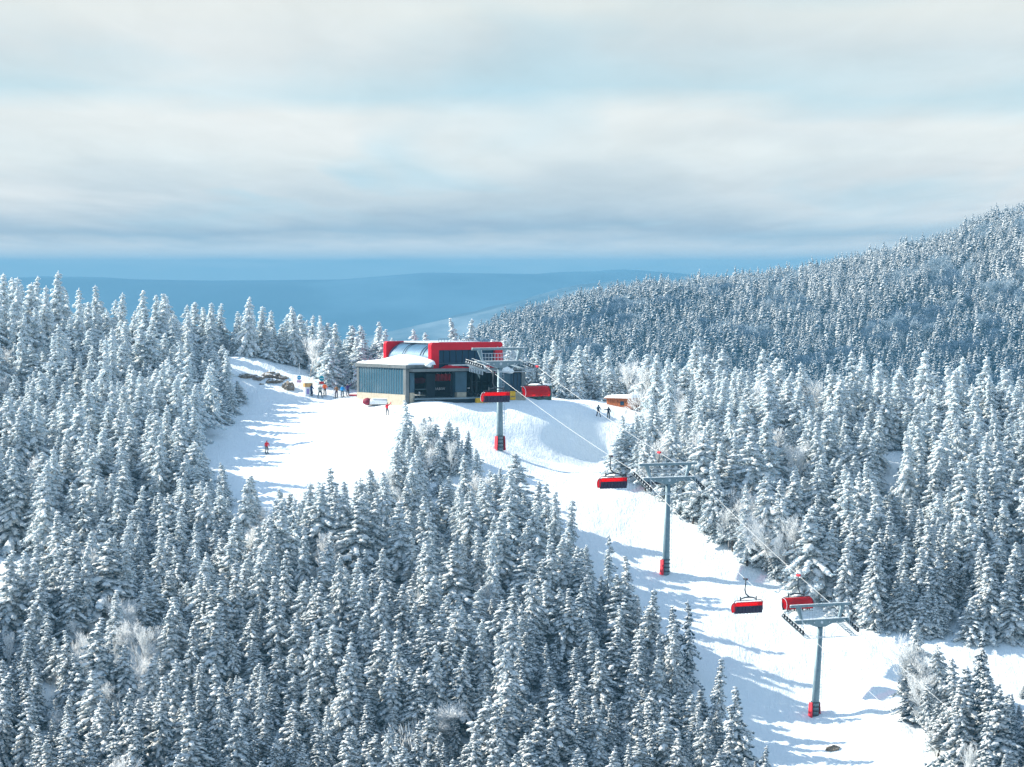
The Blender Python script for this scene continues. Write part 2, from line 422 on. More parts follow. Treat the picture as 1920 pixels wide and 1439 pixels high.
tag(o, kind='structure')
o, _ = hill_mesh('middle_far_hill', [(-900,640),(-300,610),(0,600),(300,612),(600,640),(760,660),(900,700),(1100,760)], 8300, 1600, 2500, -500, M['hill_dark'], 50, 17)
tag(o, kind='structure')
CREST = [(560,860),(700,790),(800,715),(900,650),(960,624),(1040,600),(1100,583),(1200,570),(1300,562),(1400,553),(1500,538),(1600,513),(1700,492),(1760,479),(1820,460),(1880,432),(1920,420),(2000,400),(2150,385),(2400,380),(2700,400)]
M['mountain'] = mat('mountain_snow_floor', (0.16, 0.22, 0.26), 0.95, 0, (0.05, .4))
mtn, MG = hill_mesh('mountain', CREST, 2450, 520, 700, -300, M['mountain'], 14, 41, nx=300, ny=120, prof=0.62)
tag(mtn, kind='structure')
print('terrain', time.time() - T0)

# ------------------------------------------------------------------ trees
def ico(sub):
    t = (1 + 5 ** 0.5) / 2
    v = [(-1,t,0),(1,t,0),(-1,-t,0),(1,-t,0),(0,-1,t),(0,1,t),(0,-1,-t),(0,1,-t),(t,0,-1),(t,0,1),(-t,0,-1),(-t,0,1)]
    f = [(0,11,5),(0,5,1),(0,1,7),(0,7,10),(0,10,11),(1,5,9),(5,11,4),(11,10,2),(10,7,6),(7,1,8),(3,9,4),(3,4,2),(3,2,6),(3,6,8),(3,8,9),(4,9,5),(2,4,11),(6,2,10),(8,6,7),(9,8,1)]
    v = [tuple(np.array(p) / np.linalg.norm(p)) for p in v]
    for _ in range(sub):
        c = {}; nf = []
        def mid(a, b):
            k = (min(a, b), max(a, b))
            if k not in c:
                p = np.array(v[a]) + np.array(v[b]); v.append(tuple(p / np.linalg.norm(p))); c[k] = len(v) - 1
            return c[k]
        for a, b, d in f:
            x, y, z = mid(a, b), mid(b, d), mid(d, a); nf += [(a, x, z), (b, y, x), (d, z, y), (x, y, z)]
        f = nf
    return np.array(v), np.array(f)
ICO0, ICO1 = ico(0), ico(1)

class TreeMesh:
    def __init__(s): s.V = []; s.Fc = []; s.Mi = []; s.n = 0
    def add(s, v, f, mi):
        s.V.append(v); s.Fc.append(f + s.n); s.Mi.append(np.broadcast_to(mi, (len(f),))); s.n += len(v)
    def clump(s, tmpl, c, ax, sc3, rg, jit, thr):
        v0, f0 = tmpl
        a = ax / np.linalg.norm(ax); b = np.cross([0, 0, 1], a); b /= (np.linalg.norm(b) + 1e-9); u = np.cross(a, b)
        j = 1 + (rg.random(len(v0)) - 0.5) * jit
        q = v0 * j[:, None] * np.array(sc3)
        p = c + q[:, :1] * a + q[:, 1:2] * b + q[:, 2:] * u
        e1 = p[f0[:, 1]] - p[f0[:, 0]]; e2 = p[f0[:, 2]] - p[f0[:, 0]]
        n = np.cross(e1, e2); nz = n[:, 2] / (np.linalg.norm(n, axis=1) + 1e-12)
        s.add(p, f0, np.where(nz + (rg.random(len(f0)) - 0.5) * 0.5 > thr, 0, 1))
    def sprays(s, c, dirs, L, wd, mi):
        """thin leaf-shaped faces starting at c (N,3) along dirs (N,3)"""
        n = len(c); side = np.cross(dirs, rng.normal(size=(n, 3))); side /= (np.linalg.norm(side, axis=1)[:, None] + 1e-9)
        L = np.broadcast_to(L, (n,))[:, None]; wd = np.broadcast_to(wd, (n,))[:, None]
        p = np.stack([c, c + dirs * L * 0.5 + side * wd, c + dirs * L, c + dirs * L * 0.5 - side * wd], 1).reshape(-1, 3)
        i = np.arange(n)[:, None] * 4
        s.add(p, np.concatenate([i + [0, 1, 2], i + [0, 2, 3]]), mi)
    def cone(s, a, b, ra, rb, mi, n=5):
        a = np.array(a, float); b = np.array(b, float); d = b - a; d /= np.linalg.norm(d) + 1e-9
        r = np.array([1.0, 0, 0]) if abs(d[2]) > 0.9 else np.array([0, 0, 1.0])
        e = np.cross(d, r); e /= np.linalg.norm(e); g = np.cross(d, e)
        t = np.arange(n) * 2 * math.pi / n
        ring = np.cos(t)[:, None] * e + np.sin(t)[:, None] * g
        v = np.r_[a + ring * ra, b + ring * rb]
        k = np.arange(n); k2 = (k + 1) % n
        s.add(v, np.r_[np.c_[k, k2, k2 + n], np.c_[k, k2 + n, k + n]], mi)
    def build(s, name, mats, smooth=True):
        V = np.concatenate(s.V); Fc = np.concatenate(s.Fc).astype(np.int32); Mi = np.concatenate(s.Mi).astype(np.int32)
        me = bpy.data.meshes.new(name)
        me.vertices.add(len(V)); me.vertices.foreach_set('co', V.ravel())
        me.loops.add(Fc.size); me.loops.foreach_set('vertex_index', Fc.ravel())
        me.polygons.add(len(Fc)); me.polygons.foreach_set('loop_start', np.arange(0, Fc.size, 3, dtype=np.int32))
        me.polygons.foreach_set('use_smooth', np.full(len(Fc), smooth))
        for m in mats: me.materials.append(m)
        me.polygons.foreach_set('material_index', Mi); me.update(calc_edges=True)
        return me

def spruce(seed, Hh=10.0, Rr=1.6, cb=0.06, dens=1.0, lump=1.0, thr=-0.62, power=0.85, gap=0.0, spike=8, crook=0.0):
    rg = np.random.default_rng(seed)
    tm = TreeMesh()
    lean = rg.normal(0, 0.012, 2)
    def axis(z): return np.array([lean[0] * z + (0.05 + crook) * math.sin(z * 1.1 + seed) + crook * .03 * z * z, lean[1] * z + (0.05 + crook) * math.cos(z * 0.9), z])
    z = cb * Hh
    az_bias = rg.random(12) * 0.95 + 0.52
    while z < Hh * 0.985:
        t = (z - cb * Hh) / (Hh * (1 - cb))
        Rz = Rr * (1 - t) ** power * (1.0 if t > 0.12 else 0.72 + t * 2.3)
        nb = max(3, int(round((6.0 if t < .6 else 5) * dens)))
        a0 = rg.random() * 6.28
        for k in range(nb):
            if rg.random() < gap: continue
            a = a0 + k * 6.283 / nb + rg.normal(0, 0.25)
            bi = az_bias[int(a / 6.283 * 12 + z * 1.7) % 12]
            L = Rz * bi * (0.62 + 0.68 * rg.random() ** 1.2) + 0.12
            droop = -0.15 - 0.55 * (1 - t) + rg.normal(0, 0.12)
            d = np.array([math.cos(a), math.sin(a), 0.0])
            base = axis(z + rg.normal(0, 0.17))
            nc = max(1, int(math.ceil(L / (0.40 * lump))))
            for i in range(nc):
                s_ = (i + 0.75) / nc * L if nc > 1 else L * 0.6
                zz_ = droop * s_ * 0.55 - 0.16 * s_ * s_ / max(Rr, .5) * 1.2
                p = base + d * s_ + np.array([0, 0, zz_])
                ax = d * 1.0 + np.array([0, 0, droop * 0.7 - 0.25 * s_])
                w_ = lump * (0.15 + 0.19 * rg.random() ** 1.4) * (1.0 - 0.60 * t) * (1.15 - 0.35 * (i / nc))
                tm.clump(ICO1 if w_ > 0.13 else ICO0, p, ax, (w_ * (1.35 + .4 * rg.random()), w_ * (0.95 + .4 * rg.random()), w_ * 0.72), rg, 0.75, thr + 0.9 * (i == 0 and nc > 2))
                if spike:
                    q = rg.normal(size=(spike, 3)) * 0.55 + d * 0.9; q[:, 2] = -np.abs(q[:, 2]) * 0.7 - 0.05
                    q /= np.linalg.norm(q, axis=1)[:, None]
                    tm.sprays(p + q * w_ * 0.5, q, w_ * (1.0 + rg.random(spike)), 0.05 * lump + 0.2 * w_ * rg.random(spike), 1)
        z += (0.36 - 0.14 * t) * (0.85 + 0.3 * rg.random()) * lump ** 0.5
    # leader
    top = axis(Hh)
    for i in range(5):
        tm.clump(ICO0, axis(Hh * 0.965 + i * 0.1), np.array([0.3, 0.1, 1.0]), (0.15 - .015 * i, 0.10 - 0.012 * i, 0.10 - 0.012 * i), rg, 0.5, -0.3)
    crown = tm.build('crown', [M['bough_snow'], M['needles']])
    tk = TreeMesh()
    zs = np.linspace(-0.6, Hh * 0.96, 7); rb = 0.012 * Hh
    for i in range(6):
        tk.cone(axis(zs[i]), axis(zs[i + 1]), rb * (1 - max(zs[i], 0) / Hh) + .02, rb * (1 - zs[i + 1] / Hh) + .02, 0, 6)
    if cb > 0.2:   # dead lower twigs on the bare trunk
        for i in range(int(22)):
            zz_ = rg.random() * cb * Hh; a = rg.random() * 6.28; b = axis(zz_)
            L = 0.4 + rg.random() * 0.7
            tk.cone(b, b + np.array([math.cos(a) * L, math.sin(a) * L, -0.15 * L]), 0.025, 0.008, 1, 3)
    trunk = tk.build('trunk', [M['bark'], M['bark_frost']])
    return crown, trunk

def bare_tree(seed, Hh=7.0, spread=0.5, dense=1.0, thick=1.0, tall=False):
    """leafless tree or shrub with rime on every twig"""
    rg = np.random.default_rng(seed); tk = TreeMesh(); tw = TreeMesh()
    def grow(p, d, L, r, lev):
        n = 3; q = p
        for i in range(n):
            d2 = d + rg.normal(0, 0.10, 3); d2 /= np.linalg.norm(d2)
            e = q + d2 * L / n
            (tk if lev == 0 else tw).cone(q, e, r * (1 - i / n * .5), r * (1 - (i + 1) / n * .5), 0, 5 if lev == 0 else 3)
            if lev < 4:
                m_ = {0: 4 if tall else 3, 1: 3, 2: 3, 3: 3}[lev]
                if lev == 0 and tall and i == 0: m_ = 1
                for k in range(max(1, int(round(m_ * dense)))):
                    s_ = rg.normal(0, 1, 3); s_ -= s_.dot(d2) * d2; s_ /= np.linalg.norm(s_) + 1e-9
                    nd = d2 * (1 - spread * .6) + s_ * spread * (0.8 + .5 * rg.random()) + np.array([0, 0, 0.18]); nd /= np.linalg.norm(nd)
                    grow(e, nd, L * (0.42 if lev == 0 else 0.58) * (0.75 + .5 * rg.random()), r * 0.45, lev + 1) if lev < 3 else \
                        tw.sprays(np.array([e]), np.array([nd]), L * 0.8, 0.018 * thick, 0)
            q = e; d = d2
    grow(np.array([0, 0, -0.4]), np.array([rg.normal(0, .05), rg.normal(0, .05), 1.0]), Hh * (0.75 if tall else 0.6), 0.011 * Hh * thick, 0)
    return tw.build('crown', [M['twig_rime']], False), tk.build('trunk', [M['bark_frost']], True)

def shrub(seed, Hh=3.0):
    rg = np.random.default_rng(seed); tw = TreeMesh(); tk = TreeMesh()
    for k in range(5):
        a = rg.random() * 6.28; tk.cone((0, 0, -0.3), (math.cos(a) * .4, math.sin(a) * .4, Hh * 0.4), 0.05, 0.03, 0, 4)
    n = 520
    a = rg.random(n) * 6.28; u = rg.random(n); r = np.sqrt(rg.random(n)) * Hh * 0.62
    base = np.c_[np.cos(a) * r, np.sin(a) * r, Hh * (0.12 + 0.75 * u * np.sqrt(np.clip(1 - (r / (Hh * .66)) ** 2, 0, 1)))]
    d = base * np.array([1, 1, 0.6]) + rg.normal(0, .5, (n, 3)) + np.array([0, 0, Hh * .5]); d /= np.linalg.norm(d, axis=1)[:, None]
    tw.sprays(base, d, 0.5 + 0.5 * rg.random(n), 0.035, 0)
    return tw.build('crown', [M['twig_rime']], False), tk.build('trunk', [M['bark_frost']])

SPR = [spruce(1, 10, 2.5, .03, lump=1.3, power=1.0), spruce(2, 10, 2.3, .04, lump=1.45, power=.9, crook=.10, gap=.08), spruce(3, 10, 2.9, .03, lump=1.5, power=.95), spruce(4, 10, 1.7, .06, lump=1.1, thr=-.5),
       spruce(5, 10, 2.0, .28, dens=.9, lump=1.2, crook=.12, gap=.1), spruce(6, 10, 1.35, .04, power=.7, lump=1.05, thr=-.5), spruce(7, 10, 2.7, .06, crook=.16, gap=.25, thr=-.35, lump=1.3, power=1.0), spruce(8, 10, 1.8, .36, gap=.18, power=.55, lump=1.25),
       spruce(9, 10, 1.6, .12, gap=.32, thr=-.2, lump=1.0, spike=11)]
SLIM = [3, 5]; HIGH = [4, 7]; DARK = [6, 8]; FULL = [0, 1, 2, 3, 6]
BARE = [bare_tree(21, 8, .5, .85, 1.6), bare_tree(22, 8, .6, .85, 1.6), bare_tree(23, 9, .40, .8, 1.5, True), bare_tree(24, 9, .34, .7, 1.5, True), shrub(25, 3.2), shrub(26, 3.2)]
print('near trees', time.time() - T0, sum(len(c.polygons) + len(t.polygons) for c, t in SPR + BARE))

def far_spruce(seed, light):
    rg = np.random.default_rng(seed); tm = TreeMesh(); Hh = 10
    for i in range(26):
        t = i / 25; z = 0.8 + t * 8.9; Rz = 1.9 * (1 - t) ** .85 + .12
        for k in range(3 if t < .75 else 1):
            a = rg.random() * 6.28; p = np.array([math.cos(a) * Rz * .55, math.sin(a) * Rz * .55, z])
            w_ = (0.62 * (1 - t) + .2) * (.8 + .5 * rg.random())
            tm.clump(ICO0, p, np.array([math.cos(a), math.sin(a), -.6]), (w_, w_ * .8, w_ * .6), rg, .8, -.1 if light else .45)
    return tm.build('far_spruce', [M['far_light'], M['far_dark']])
def far_round(seed, dk=False):
    rg = np.random.default_rng(seed); tm = TreeMesh(); n = 420
    v = rg.normal(size=(n, 3)); v /= np.linalg.norm(v, axis=1)[:, None]
    base = v * np.array([2.6, 2.6, 3.0]) * (rg.random(n) ** .4)[:, None] * (1 + .25 * np.sin(v[:, :1] * 5 + seed)) + np.array([0, 0, 5.0])
    d = v + rg.normal(0, .4, (n, 3)) + np.array([0, 0, .5]); d /= np.linalg.norm(d, axis=1)[:, None]
    tm.sprays(base, d, 1.0, .16, 0); tm.cone((0, 0, -1), (0, 0, 5), .2, .1, 0, 4)
    return tm.build('far_round', [M['far_twig_shaded'] if dk else M['far_twig']], False)

# ---- open snow in photo pixels (the trees' feet stay outside it)
OPEN = [[(340,690),(375,668),(440,660),(560,685),(600,728),(680,728),(1070,738),(1140,736),(1215,742),(1205,772),(1172,800),(1152,835),(1160,888),(1250,955),(1330,1012),
         (1430,1083),(1560,1138),(1640,1178),(1760,1200),(2300,1225),(2300,1290),(1960,1275),(1880,1330),(1850,1320),(1800,1310),(1750,1322),(1700,1345),(1740,1400),(1790,1470),(1830,1560),
         (1450,1620),(1415,1500),(1350,1420),(1295,1335),(1240,1270),(1170,1190),(1120,1140),(1060,1070),(1000,1005),(955,952),(905,912),(850,884),(800,868),(760,872),(728,930),(700,985),
         (600,1000),(500,1000),(440,965),(385,930),(362,870),(372,805),(425,795),(452,755),(440,738)],
        [(-400,1035),(62,1030),(72,1060),(60,1150),(20,1190),(-400,1190)],
        [(232,915),(282,915),(288,1030),(240,1040)],
        [(1640,845),(1705,850),(1712,960),(1660,965)]]
def inside(poly, x, y):
    c = np.zeros(len(x), bool); n = len(poly); j = n - 1
    for i in range(n):
        xi, yi = poly[i]; xj, yj = poly[j]
        k = ((yi > y) != (yj > y)) & (x < (xj - xi) * (y - yi) / (yj - yi + 1e-12) + xi)
        c ^= k; j = i
    return c

# station frame (used here to keep trees off it)
UA = Vector((0.857, 0.515, 0)); VA = Vector((-0.515, 0.857, 0))
SC = Vector(((762 - PX0) / F * 535, 535, 0))
# scatter
cell = 1.0
cand = np.c_[rng.uniform(-112, 122, 60000), rng.uniform(405, 612, 60000)]
cz = H(cand[:, 0], cand[:, 1])
cpx, cpy = proj(cand[:, 0], cand[:, 1], cz)
ridge = np.interp(cpx, [-500, 620, 640, 985, 1010, 1225, 1226], [562, 562, 562, 562, 556, 558, 900])
op = np.zeros(len(cand), bool)
for i, pg in enumerate(OPEN): op |= inside(pg, cpx, cpy) & (cand[:, 1] < ridge)
rel = cand - np.array([SC.x, SC.y]); uu = rel @ np.array(UA[:2]); vv = rel @ np.array(VA[:2])
op |= (uu > -2.5) & (uu < 24) & (vv > -3) & (vv < 20.5)
back = (cand[:, 1] > 575) & (rng.random(len(cand)) < 0.35)
ok = ~op & ~back
cand, cz, cpx, cpy = cand[ok], cz[ok], cpx[ok], cpy[ok]
dens_n = fbm(cand[:, 0] / 12, cand[:, 1] / 12, 77, 3)
mind = 1.85 + 0.75 * np.clip(dens_n + .3, 0, 1)
grid = {}; keep = []
for i in range(len(cand)):
    x, y = cand[i]; gi, gj = int(x // 3), int(y // 3); good = True
    for a in (-1, 0, 1):
        for b in (-1, 0, 1):
            for j in grid.get((gi + a, gj + b), ()):
                if (cand[j][0] - x) ** 2 + (cand[j][1] - y) ** 2 < mind[i] ** 2: good = False; break
            if not good: break
        if not good: break
    if good: keep.append(i); grid.setdefault((gi, gj), []).append(i)
TX = cand[keep, 0]; TY = cand[keep, 1]; TZ = cz[keep]; TPX = cpx[keep]; TPY = cpy[keep]; N = len(keep)
print('trees', N, time.time() - T0)
hn = fbm(TX / 15, TY / 15, 55, 3)
TH = np.where(rng.random(N) < .28, rng.uniform(3.2, 6.2, N), np.clip(8.2 + hn * 4.5 + rng.normal(0, 1.7, N), 3.2, 12.0))
# distance (in photo pixels) from the piste edge: younger, shorter trees along the left edge
sk = TPX < 420
TH = np.where((TPX < 420) & (TY > 520), np.clip(TH * 1.12, 6, 13.5), TH)
TH = np.where((TY > 545) & (TPX > 560) & (TPX < 1250), np.clip(TH * 0.88, 4.5, 8.6), TH)
TH = np.where((TY > 545) & (TPX > 320) & (TPX <= 560), np.clip(TH * 0.82, 4.5, 9.0), TH)
TH = np.where((TPX > 380) & (TPX < 520) & (TPY > 900) & (TPY < 1040), TH * 0.78, TH)
TH = np.where((TPX > 700) & (TPX < 1000) & (TPY > 840) & (TPY < 960), TH * 0.8, TH)
TH = np.where((TPX > 1080) & (TPX < 1460) & (TPY > 1120), TH * 0.78, TH)
_lim = np.interp(TPX, [1115, 1150, 1180, 1207, 1220], [868, 822, 792, 768, 690])
_q = (TPX > 1690) & (TPY > 1290)
TH = np.where(_q, np.minimum(TH, np.clip((TPY - np.interp(TPX, [1690,1740,1775,1825,1850,1880,1920,2000], [1172,1168,1255,1195,1260,1305,1325,1330])) / 15.4, 1.5, 12)), TH)
_m = (TPX > 1110) & (TPX < 1220) & (TPY > 765) & (TY < 546)
TH = np.where(_m, np.minimum(TH, np.clip((TPY - _lim) / 13.6, 1.2, 12)), TH)
# kinds: 0 spruce, 1 bare
kindn = fbm(TX / 9 + 40, TY / 9, 91, 3)
bare_p = np.clip((kindn - 0.2) * 1.2, 0.015, 0.3)
for (bx, by, br, pr) in [(240,1260,70,.85),(170,1270,60,.8),(500,1060,50,.6),(1200,960,60,.35),(1290,930,60,.3),(1440,900,40,.6),(1180,800,40,.9),(1240,800,60,.4),(1250,770,50,.45),(720,960,50,.5),(880,940,40,.3),(1760,1400,50,.5),(620,1250,30,.6),(820,900,60,.35)]:
    d = np.hypot(TPX - bx, TPY - by); bare_p = np.where(d < br, np.maximum(bare_p, pr), bare_p)
isb = rng.random(N) < bare_p
# variant choice
edge_r = np.zeros(N, bool)
RE = [(1160,888),(1250,955),(1330,1012),(1430,1083),(1560,1138),(1640,1178),(1760,1200),(2300,1225)]
ey = np.interp(TPX, [p[0] for p in RE], [p[1] for p in RE]); edge_r = (TPX > 1150) & (TPY < ey) & (TPY > ey - 55) & (TY < 505)
edge_e = (TPX > 1690) & (TPY > 1310) & (TPX < 1800)
var = np.zeros(N, int)
for i in range(N):
    if isb[i]:
        var[i] = 9 + rng.choice([0, 1, 2, 3, 4, 5], p=[.12, .10, .33, .33, .06, .06])
        if edge_r[i]: var[i] = 12
    else:
        if edge_r[i] and TPX[i] < 1480 or edge_e[i]: var[i] = rng.choice([4, 7, 4, 8])
        else: var[i] = rng.choice([0, 1, 2, 3, 4, 5, 6, 7, 8], p=[.17, .17, .15, .14, .07, .11, .1, .03, .06])
BH = {0: 10, 1: 10, 2: 10, 3: 10, 4: 10, 5: 10, 6: 10, 7: 10, 8: 10, 9: 8, 10: 8, 11: 9, 12: 9, 13: 3.2, 14: 3.2}
TH = np.where(isb, np.clip(TH * 0.62, 2.6, 5.6), TH); TH = np.where(var >= 13, 3.0 + rng.random(N) * 1.6, TH)

# hero trees read off the photograph: px, top py, foot py, variant, width factor, label
HERO = [(765,750,862,6,.95,'snowy spruce before the station corner, tallest of its small clump'),
        (803,778,872,8,.9,'thin dark spruce to the right of the clump in front of the station corner'),
        (778,800,880,3,1.0,'small white spruce at the foot of the clump in front of the station corner'),
        (617,878,1012,6,1.05,'pointed spruce against the bright piste, tallest along its lower left edge'),
        (650,902,1015,3,1.0,'slim pointed spruce just right of the tallest one against the bright piste'),
        (692,898,1010,5,.85,'very thin spruce against the bright piste left of the frosted birches'),
        (571,918,1010,0,.8,'small round topped spruce at the lower left rim of the bright piste'),
        (1141,1000,1162,8,.75,'tall spindly spruce with a knobbly top left of the middle lift tower'),
        (1176,1042,1196,3,.9,'narrow conical spruce right of the spindly one near the middle lift tower'),
        (1290,1125,1290,8,.85,'thin dark spruce rising alone above the forest edge left of the lower lift tower'),
        (1256,1136,1275,6,1.0,'broad dark spruce on the forest edge left of the lower lift tower'),
        (1340,1232,1390,5,.9,'narrow spruce at the forest corner beside the shaded piste'),
        (1385,1288,1460,6,1.1,'broad dark spruce at the outermost corner of the forest beside the shaded piste'),
        (1435,1398,1500,6,.8,'small dark spruce top poking up from the bottom edge on the piste'),
        (1064,935,1085,5,.9,'needle thin spruce on the forest edge below the upper lift tower'),
        (1042,922,1072,3,.9,'slender spruce beside the needle thin one below the upper lift tower'),
        (1028,903,1062,8,1.0,'sparse topped spruce on the forest edge below the upper lift tower'),
        (950,905,1000,0,.9,'small spruce between the upper lift tower foot and the forest'),
        (113,508,668,0,1.15,'tallest white spruce standing out on the left skyline'),
        (2,512,668,5,1.1,'tall thin spruce on the skyline at the very left edge'),
        (224,548,690,5,1.0,'slim white spruce breaking the left skyline to the right of the tallest'),
        (297,553,700,3,1.0,'last tall spruce at the right end of the left skyline crest'),
        (551,574,715,2,.95,'tall white spruce standing out behind the rocky snow mound'),
        (710,603,722,3,1.0,'white spruce rising directly behind the left end of the station'),
        (852,598,722,1,.9,'white spruce rising behind the middle of the red station frame'),
        (878,597,722,4,.9,'second white spruce behind the red station frame, right of the middle one'),
        (1733,655,850,0,1.1,'tallest white spruce on the near right skyline'),
        (1795,668,850,5,1.0,'slim white spruce right of the tallest on the near right skyline'),
        (1610,675,830,1,1.0,'white spruce on the near right skyline halfway to the tallest'),
        (1435,655,825,2,1.05,'broad white spruce on the near right skyline above the middle tower'),
        (1718,1160,1338,4,1.0,'front spruce with bare trunk at the left corner of the lower right stand'),
        (1765,1210,1360,7,1.0,'spruce with bare trunk behind the corner of the lower right stand'),
        (1835,1185,1400,8,.85,'spire topped spruce rising highest in the lower right stand'),
        (446,712,752,0,1.4,'little snowy spruce at the left rim of the upper piste'),
        (412,735,795,2,1.2,'low bushy spruce where the left forest meets the upper piste')]
hx = []
for (px, ty, by, v, wf, lb) in HERO:
    if by <= 730 or ty < 700 and px > 1400:
        Yd = 566 if 540 < px < 1000 else (556 if px < 520 else 530)
        x = (px - PX0) / F * Yd; zg = HZ(x, Yd); p = Vector((x, Yd, zg))
    else: p = ground_at(px, by)
    ztop = (HOR - ty) / F * p.y
    hx.append((p.x, p.y, p.z, ztop - p.z, v, wf, lb))
for h in hx:   # clear room round the hero trees
    d = np.hypot(TX - h[0], TY - h[1]); k = d > 1.9
    TX, TY, TZ, TPX, TPY, TH, var, isb = (a[k] for a in (TX, TY, TZ, TPX, TPY, TH, var, isb))
# thin stems and frosted saplings that close the forest edge at the right of the piste
ex = []
for (a, b) in zip(RE[:-2], RE[1:-1]):
    n = int(math.hypot(b[0] - a[0], b[1] - a[1]) / 9)
    for q in range(n):
        t = (q + rng.random()) / n; px = a[0] + (b[0] - a[0]) * t; py = a[1] + (b[1] - a[1]) * t - 4 - rng.random() * 16
        g = ground_at(px, py); v = int(rng.choice([12, 8, 7, 8, 4, 7, 11] if px < 1500 else [8, 3, 6, 0, 0]))
        ex.append((g.x, g.y, g.z, px, py, (3.5 + rng.random() * 3.8) if v not in (13, 14) else 2.6, v))
for px, py in ((1702,1340),(1712,1348),(1725,1362),(1735,1375),(1742,1390),(1752,1404),(1706,1333),(1760,1425)):
    g = ground_at(px, py); ex.append((g.x, g.y, g.z, px, py, 5.5 + rng.random() * 2, int(rng.choice([12, 7, 4, 7]))))
for k in range(20):
    px, py = 728 + rng.random() * 150, 858 + rng.random() * 32
    g = ground_at(px, py); ex.append((g.x, g.y, g.z, px, py, 3.2 + rng.random() * 3.2, int(rng.choice([0, 1, 3, 5, 6, 8, 12]))))
for k in range(26):
    px = 1000 + rng.random() * 430; py = np.interp(px, [1000, 1060, 1120, 1170, 1240, 1295, 1350, 1415], [1030, 1085, 1140, 1190, 1270, 1335, 1420, 1500]) - 8
    g = ground_at(px, py); ex.append((g.x, g.y, g.z, px, py, 2.2 + rng.random() * 3.0, int(rng.choice([3, 5, 6, 8]))))
ex = np.array(ex)
TX, TY, TZ, TPX, TPY, TH = (np.r_[a, ex[:, k]] for k, a in enumerate((TX, TY, TZ, TPX, TPY, TH)))
var = np.r_[var, ex[:, 6].astype(int)]; isb = var >= 9
N = len(TX)

# how large each tree shows: nearest first onto a coarse picture
cellp = 5; Wc, Hc = 1920 // cellp, 1439 // cellp
occ = np.zeros((Hc, Wc), bool); vis = np.zeros(N, int)
wid = {0:1.5,1:1.3,2:1.7,3:1.1,4:1.3,5:.9,6:1.5,7:1.2,8:1.0,9:1.8,10:2,11:1.3,12:1.2,13:1.6,14:1.6}
for i in np.argsort(TY):
    s_ = F / TY[i]; px, py = TPX[i], TPY[i]; hpx = TH[i] * s_
    for r in range(max(0, int((py - hpx) / cellp)), min(Hc, int(py / cellp))):
        t = (py - (r + .5) * cellp) / hpx
        hw = wid[var[i]] * s_ * TH[i] / BH[var[i]] * max(0.1, (1 - t))
        a, b = int((px - hw) / cellp), int((px + hw) / cellp) + 1
        a = max(0, a); b = min(Wc, b)
        if b > a:
            seg = occ[r, a:b]; vis[i] += int((~seg).sum()); seg[:] = True
NS = 262; NB = 150
spi = [i for i in np.argsort(-vis) if var[i] < 9]; bai = [i for i in np.argsort(-vis) if var[i] >= 9 and vis[i] > 3]
single = set(spi[:NS]) | set(bai[:NB])
print('visible spruces', sum(1 for i in spi if vis[i] > 3), 'bare', len(bai), 'threshold', vis[spi[NS - 1]], time.time() - T0)

ALL = SPR + BARE
def place_tree(i_var, x, y, z, h, wf, rz, label, cat, group):
    nm = 'spruce_tree' if i_var < 9 else ('frosted_bare_tree' if i_var < 13 else 'frosted_shrub')
    e = empty(nm, (x, y, z), rz, label, cat, group)
    k = h / BH[i_var]; wk = k ** 0.6 * wf if i_var < 9 else k * wf
    e.scale = (wk, wk, k); e.rotation_euler = (rng.normal(0, .035), rng.normal(0, .035), rz)
    for nme, me in (('crown', ALL[i_var][0]), ('trunk', ALL[i_var][1])):
        o = bpy.data.objects.new(nme, me); COL.objects.link(o); o.parent = e
    return e
for (x, y, z, h, v, wf, lb) in hx:
    place_tree(v, x, y, z - 0.15, h, wf * 1.0, random.random() * 6.28, lb, 'spruce', 'spruces that stand out from the forest')
MARKS = [(60,1060,'the small left clearing'),(250,960,'the snow patch at left'),(300,690,'the left skyline'),(80,690,'the left edge skyline'),(500,715,'the rocky mound'),(640,735,'the waiting group'),(860,720,'the station'),(1100,735,'the slope crest'),(1215,775,'the wooden hut'),
         (498,845,'the gliding red skier'),(390,870,'the shaded upper piste'),(780,880,'the clump before the station'),(937,850,'the upper tower'),(620,1010,'the bright piste rim'),(1150,905,'the chair over the bright piste'),(1260,960,'the middle tower head'),(1140,1160,'the spindly spruce'),
         (1250,1180,'the middle tower foot'),(1330,1000,'the bare trunks by the middle tower'),(1430,1080,'the right piste edge'),(1400,1300,'the shaded lower piste'),(1560,1130,'the lowest tower head'),(1700,1190,'the side trail'),(1880,1200,'the side trail end'),(1670,880,'the hidden clearing'),(1880,900,'the right edge of the forest'),
         (1730,830,'the highest right skyline tree'),(1450,830,'the broad skyline spruce'),(1720,1350,'the lower right stand corner'),(1850,1430,'the lower right stand'),(200,1250,'the frosted thicket at left'),(60,1400,'the lower left corner'),(400,1400,'the bottom edge at left'),(750,1400,'the middle of the bottom edge'),(1100,1400,'the bottom edge below the forest corner'),
         (500,1200,'the forest left of centre'),(800,1150,'the centre of the forest'),(1000,1150,'the forest below the upper tower'),(150,860,'the upper left forest'),(1550,960,'the shaded hollow at right'),(1750,1050,'the forest above the side trail')]
def where(px, py, y):
    k = min(MARKS, key=lambda m: (m[0] - px) ** 2 + ((m[1] - py) * 1.2) ** 2)
    side = ('above' if py < k[1] - 45 else 'below' if py > k[1] + 45 else 'left of' if px < k[0] - 25 else 'right of' if px > k[0] + 25 else 'beside')
    if y > 552 and px < 1010: side = 'behind'
    return side + ' ' + k[2]
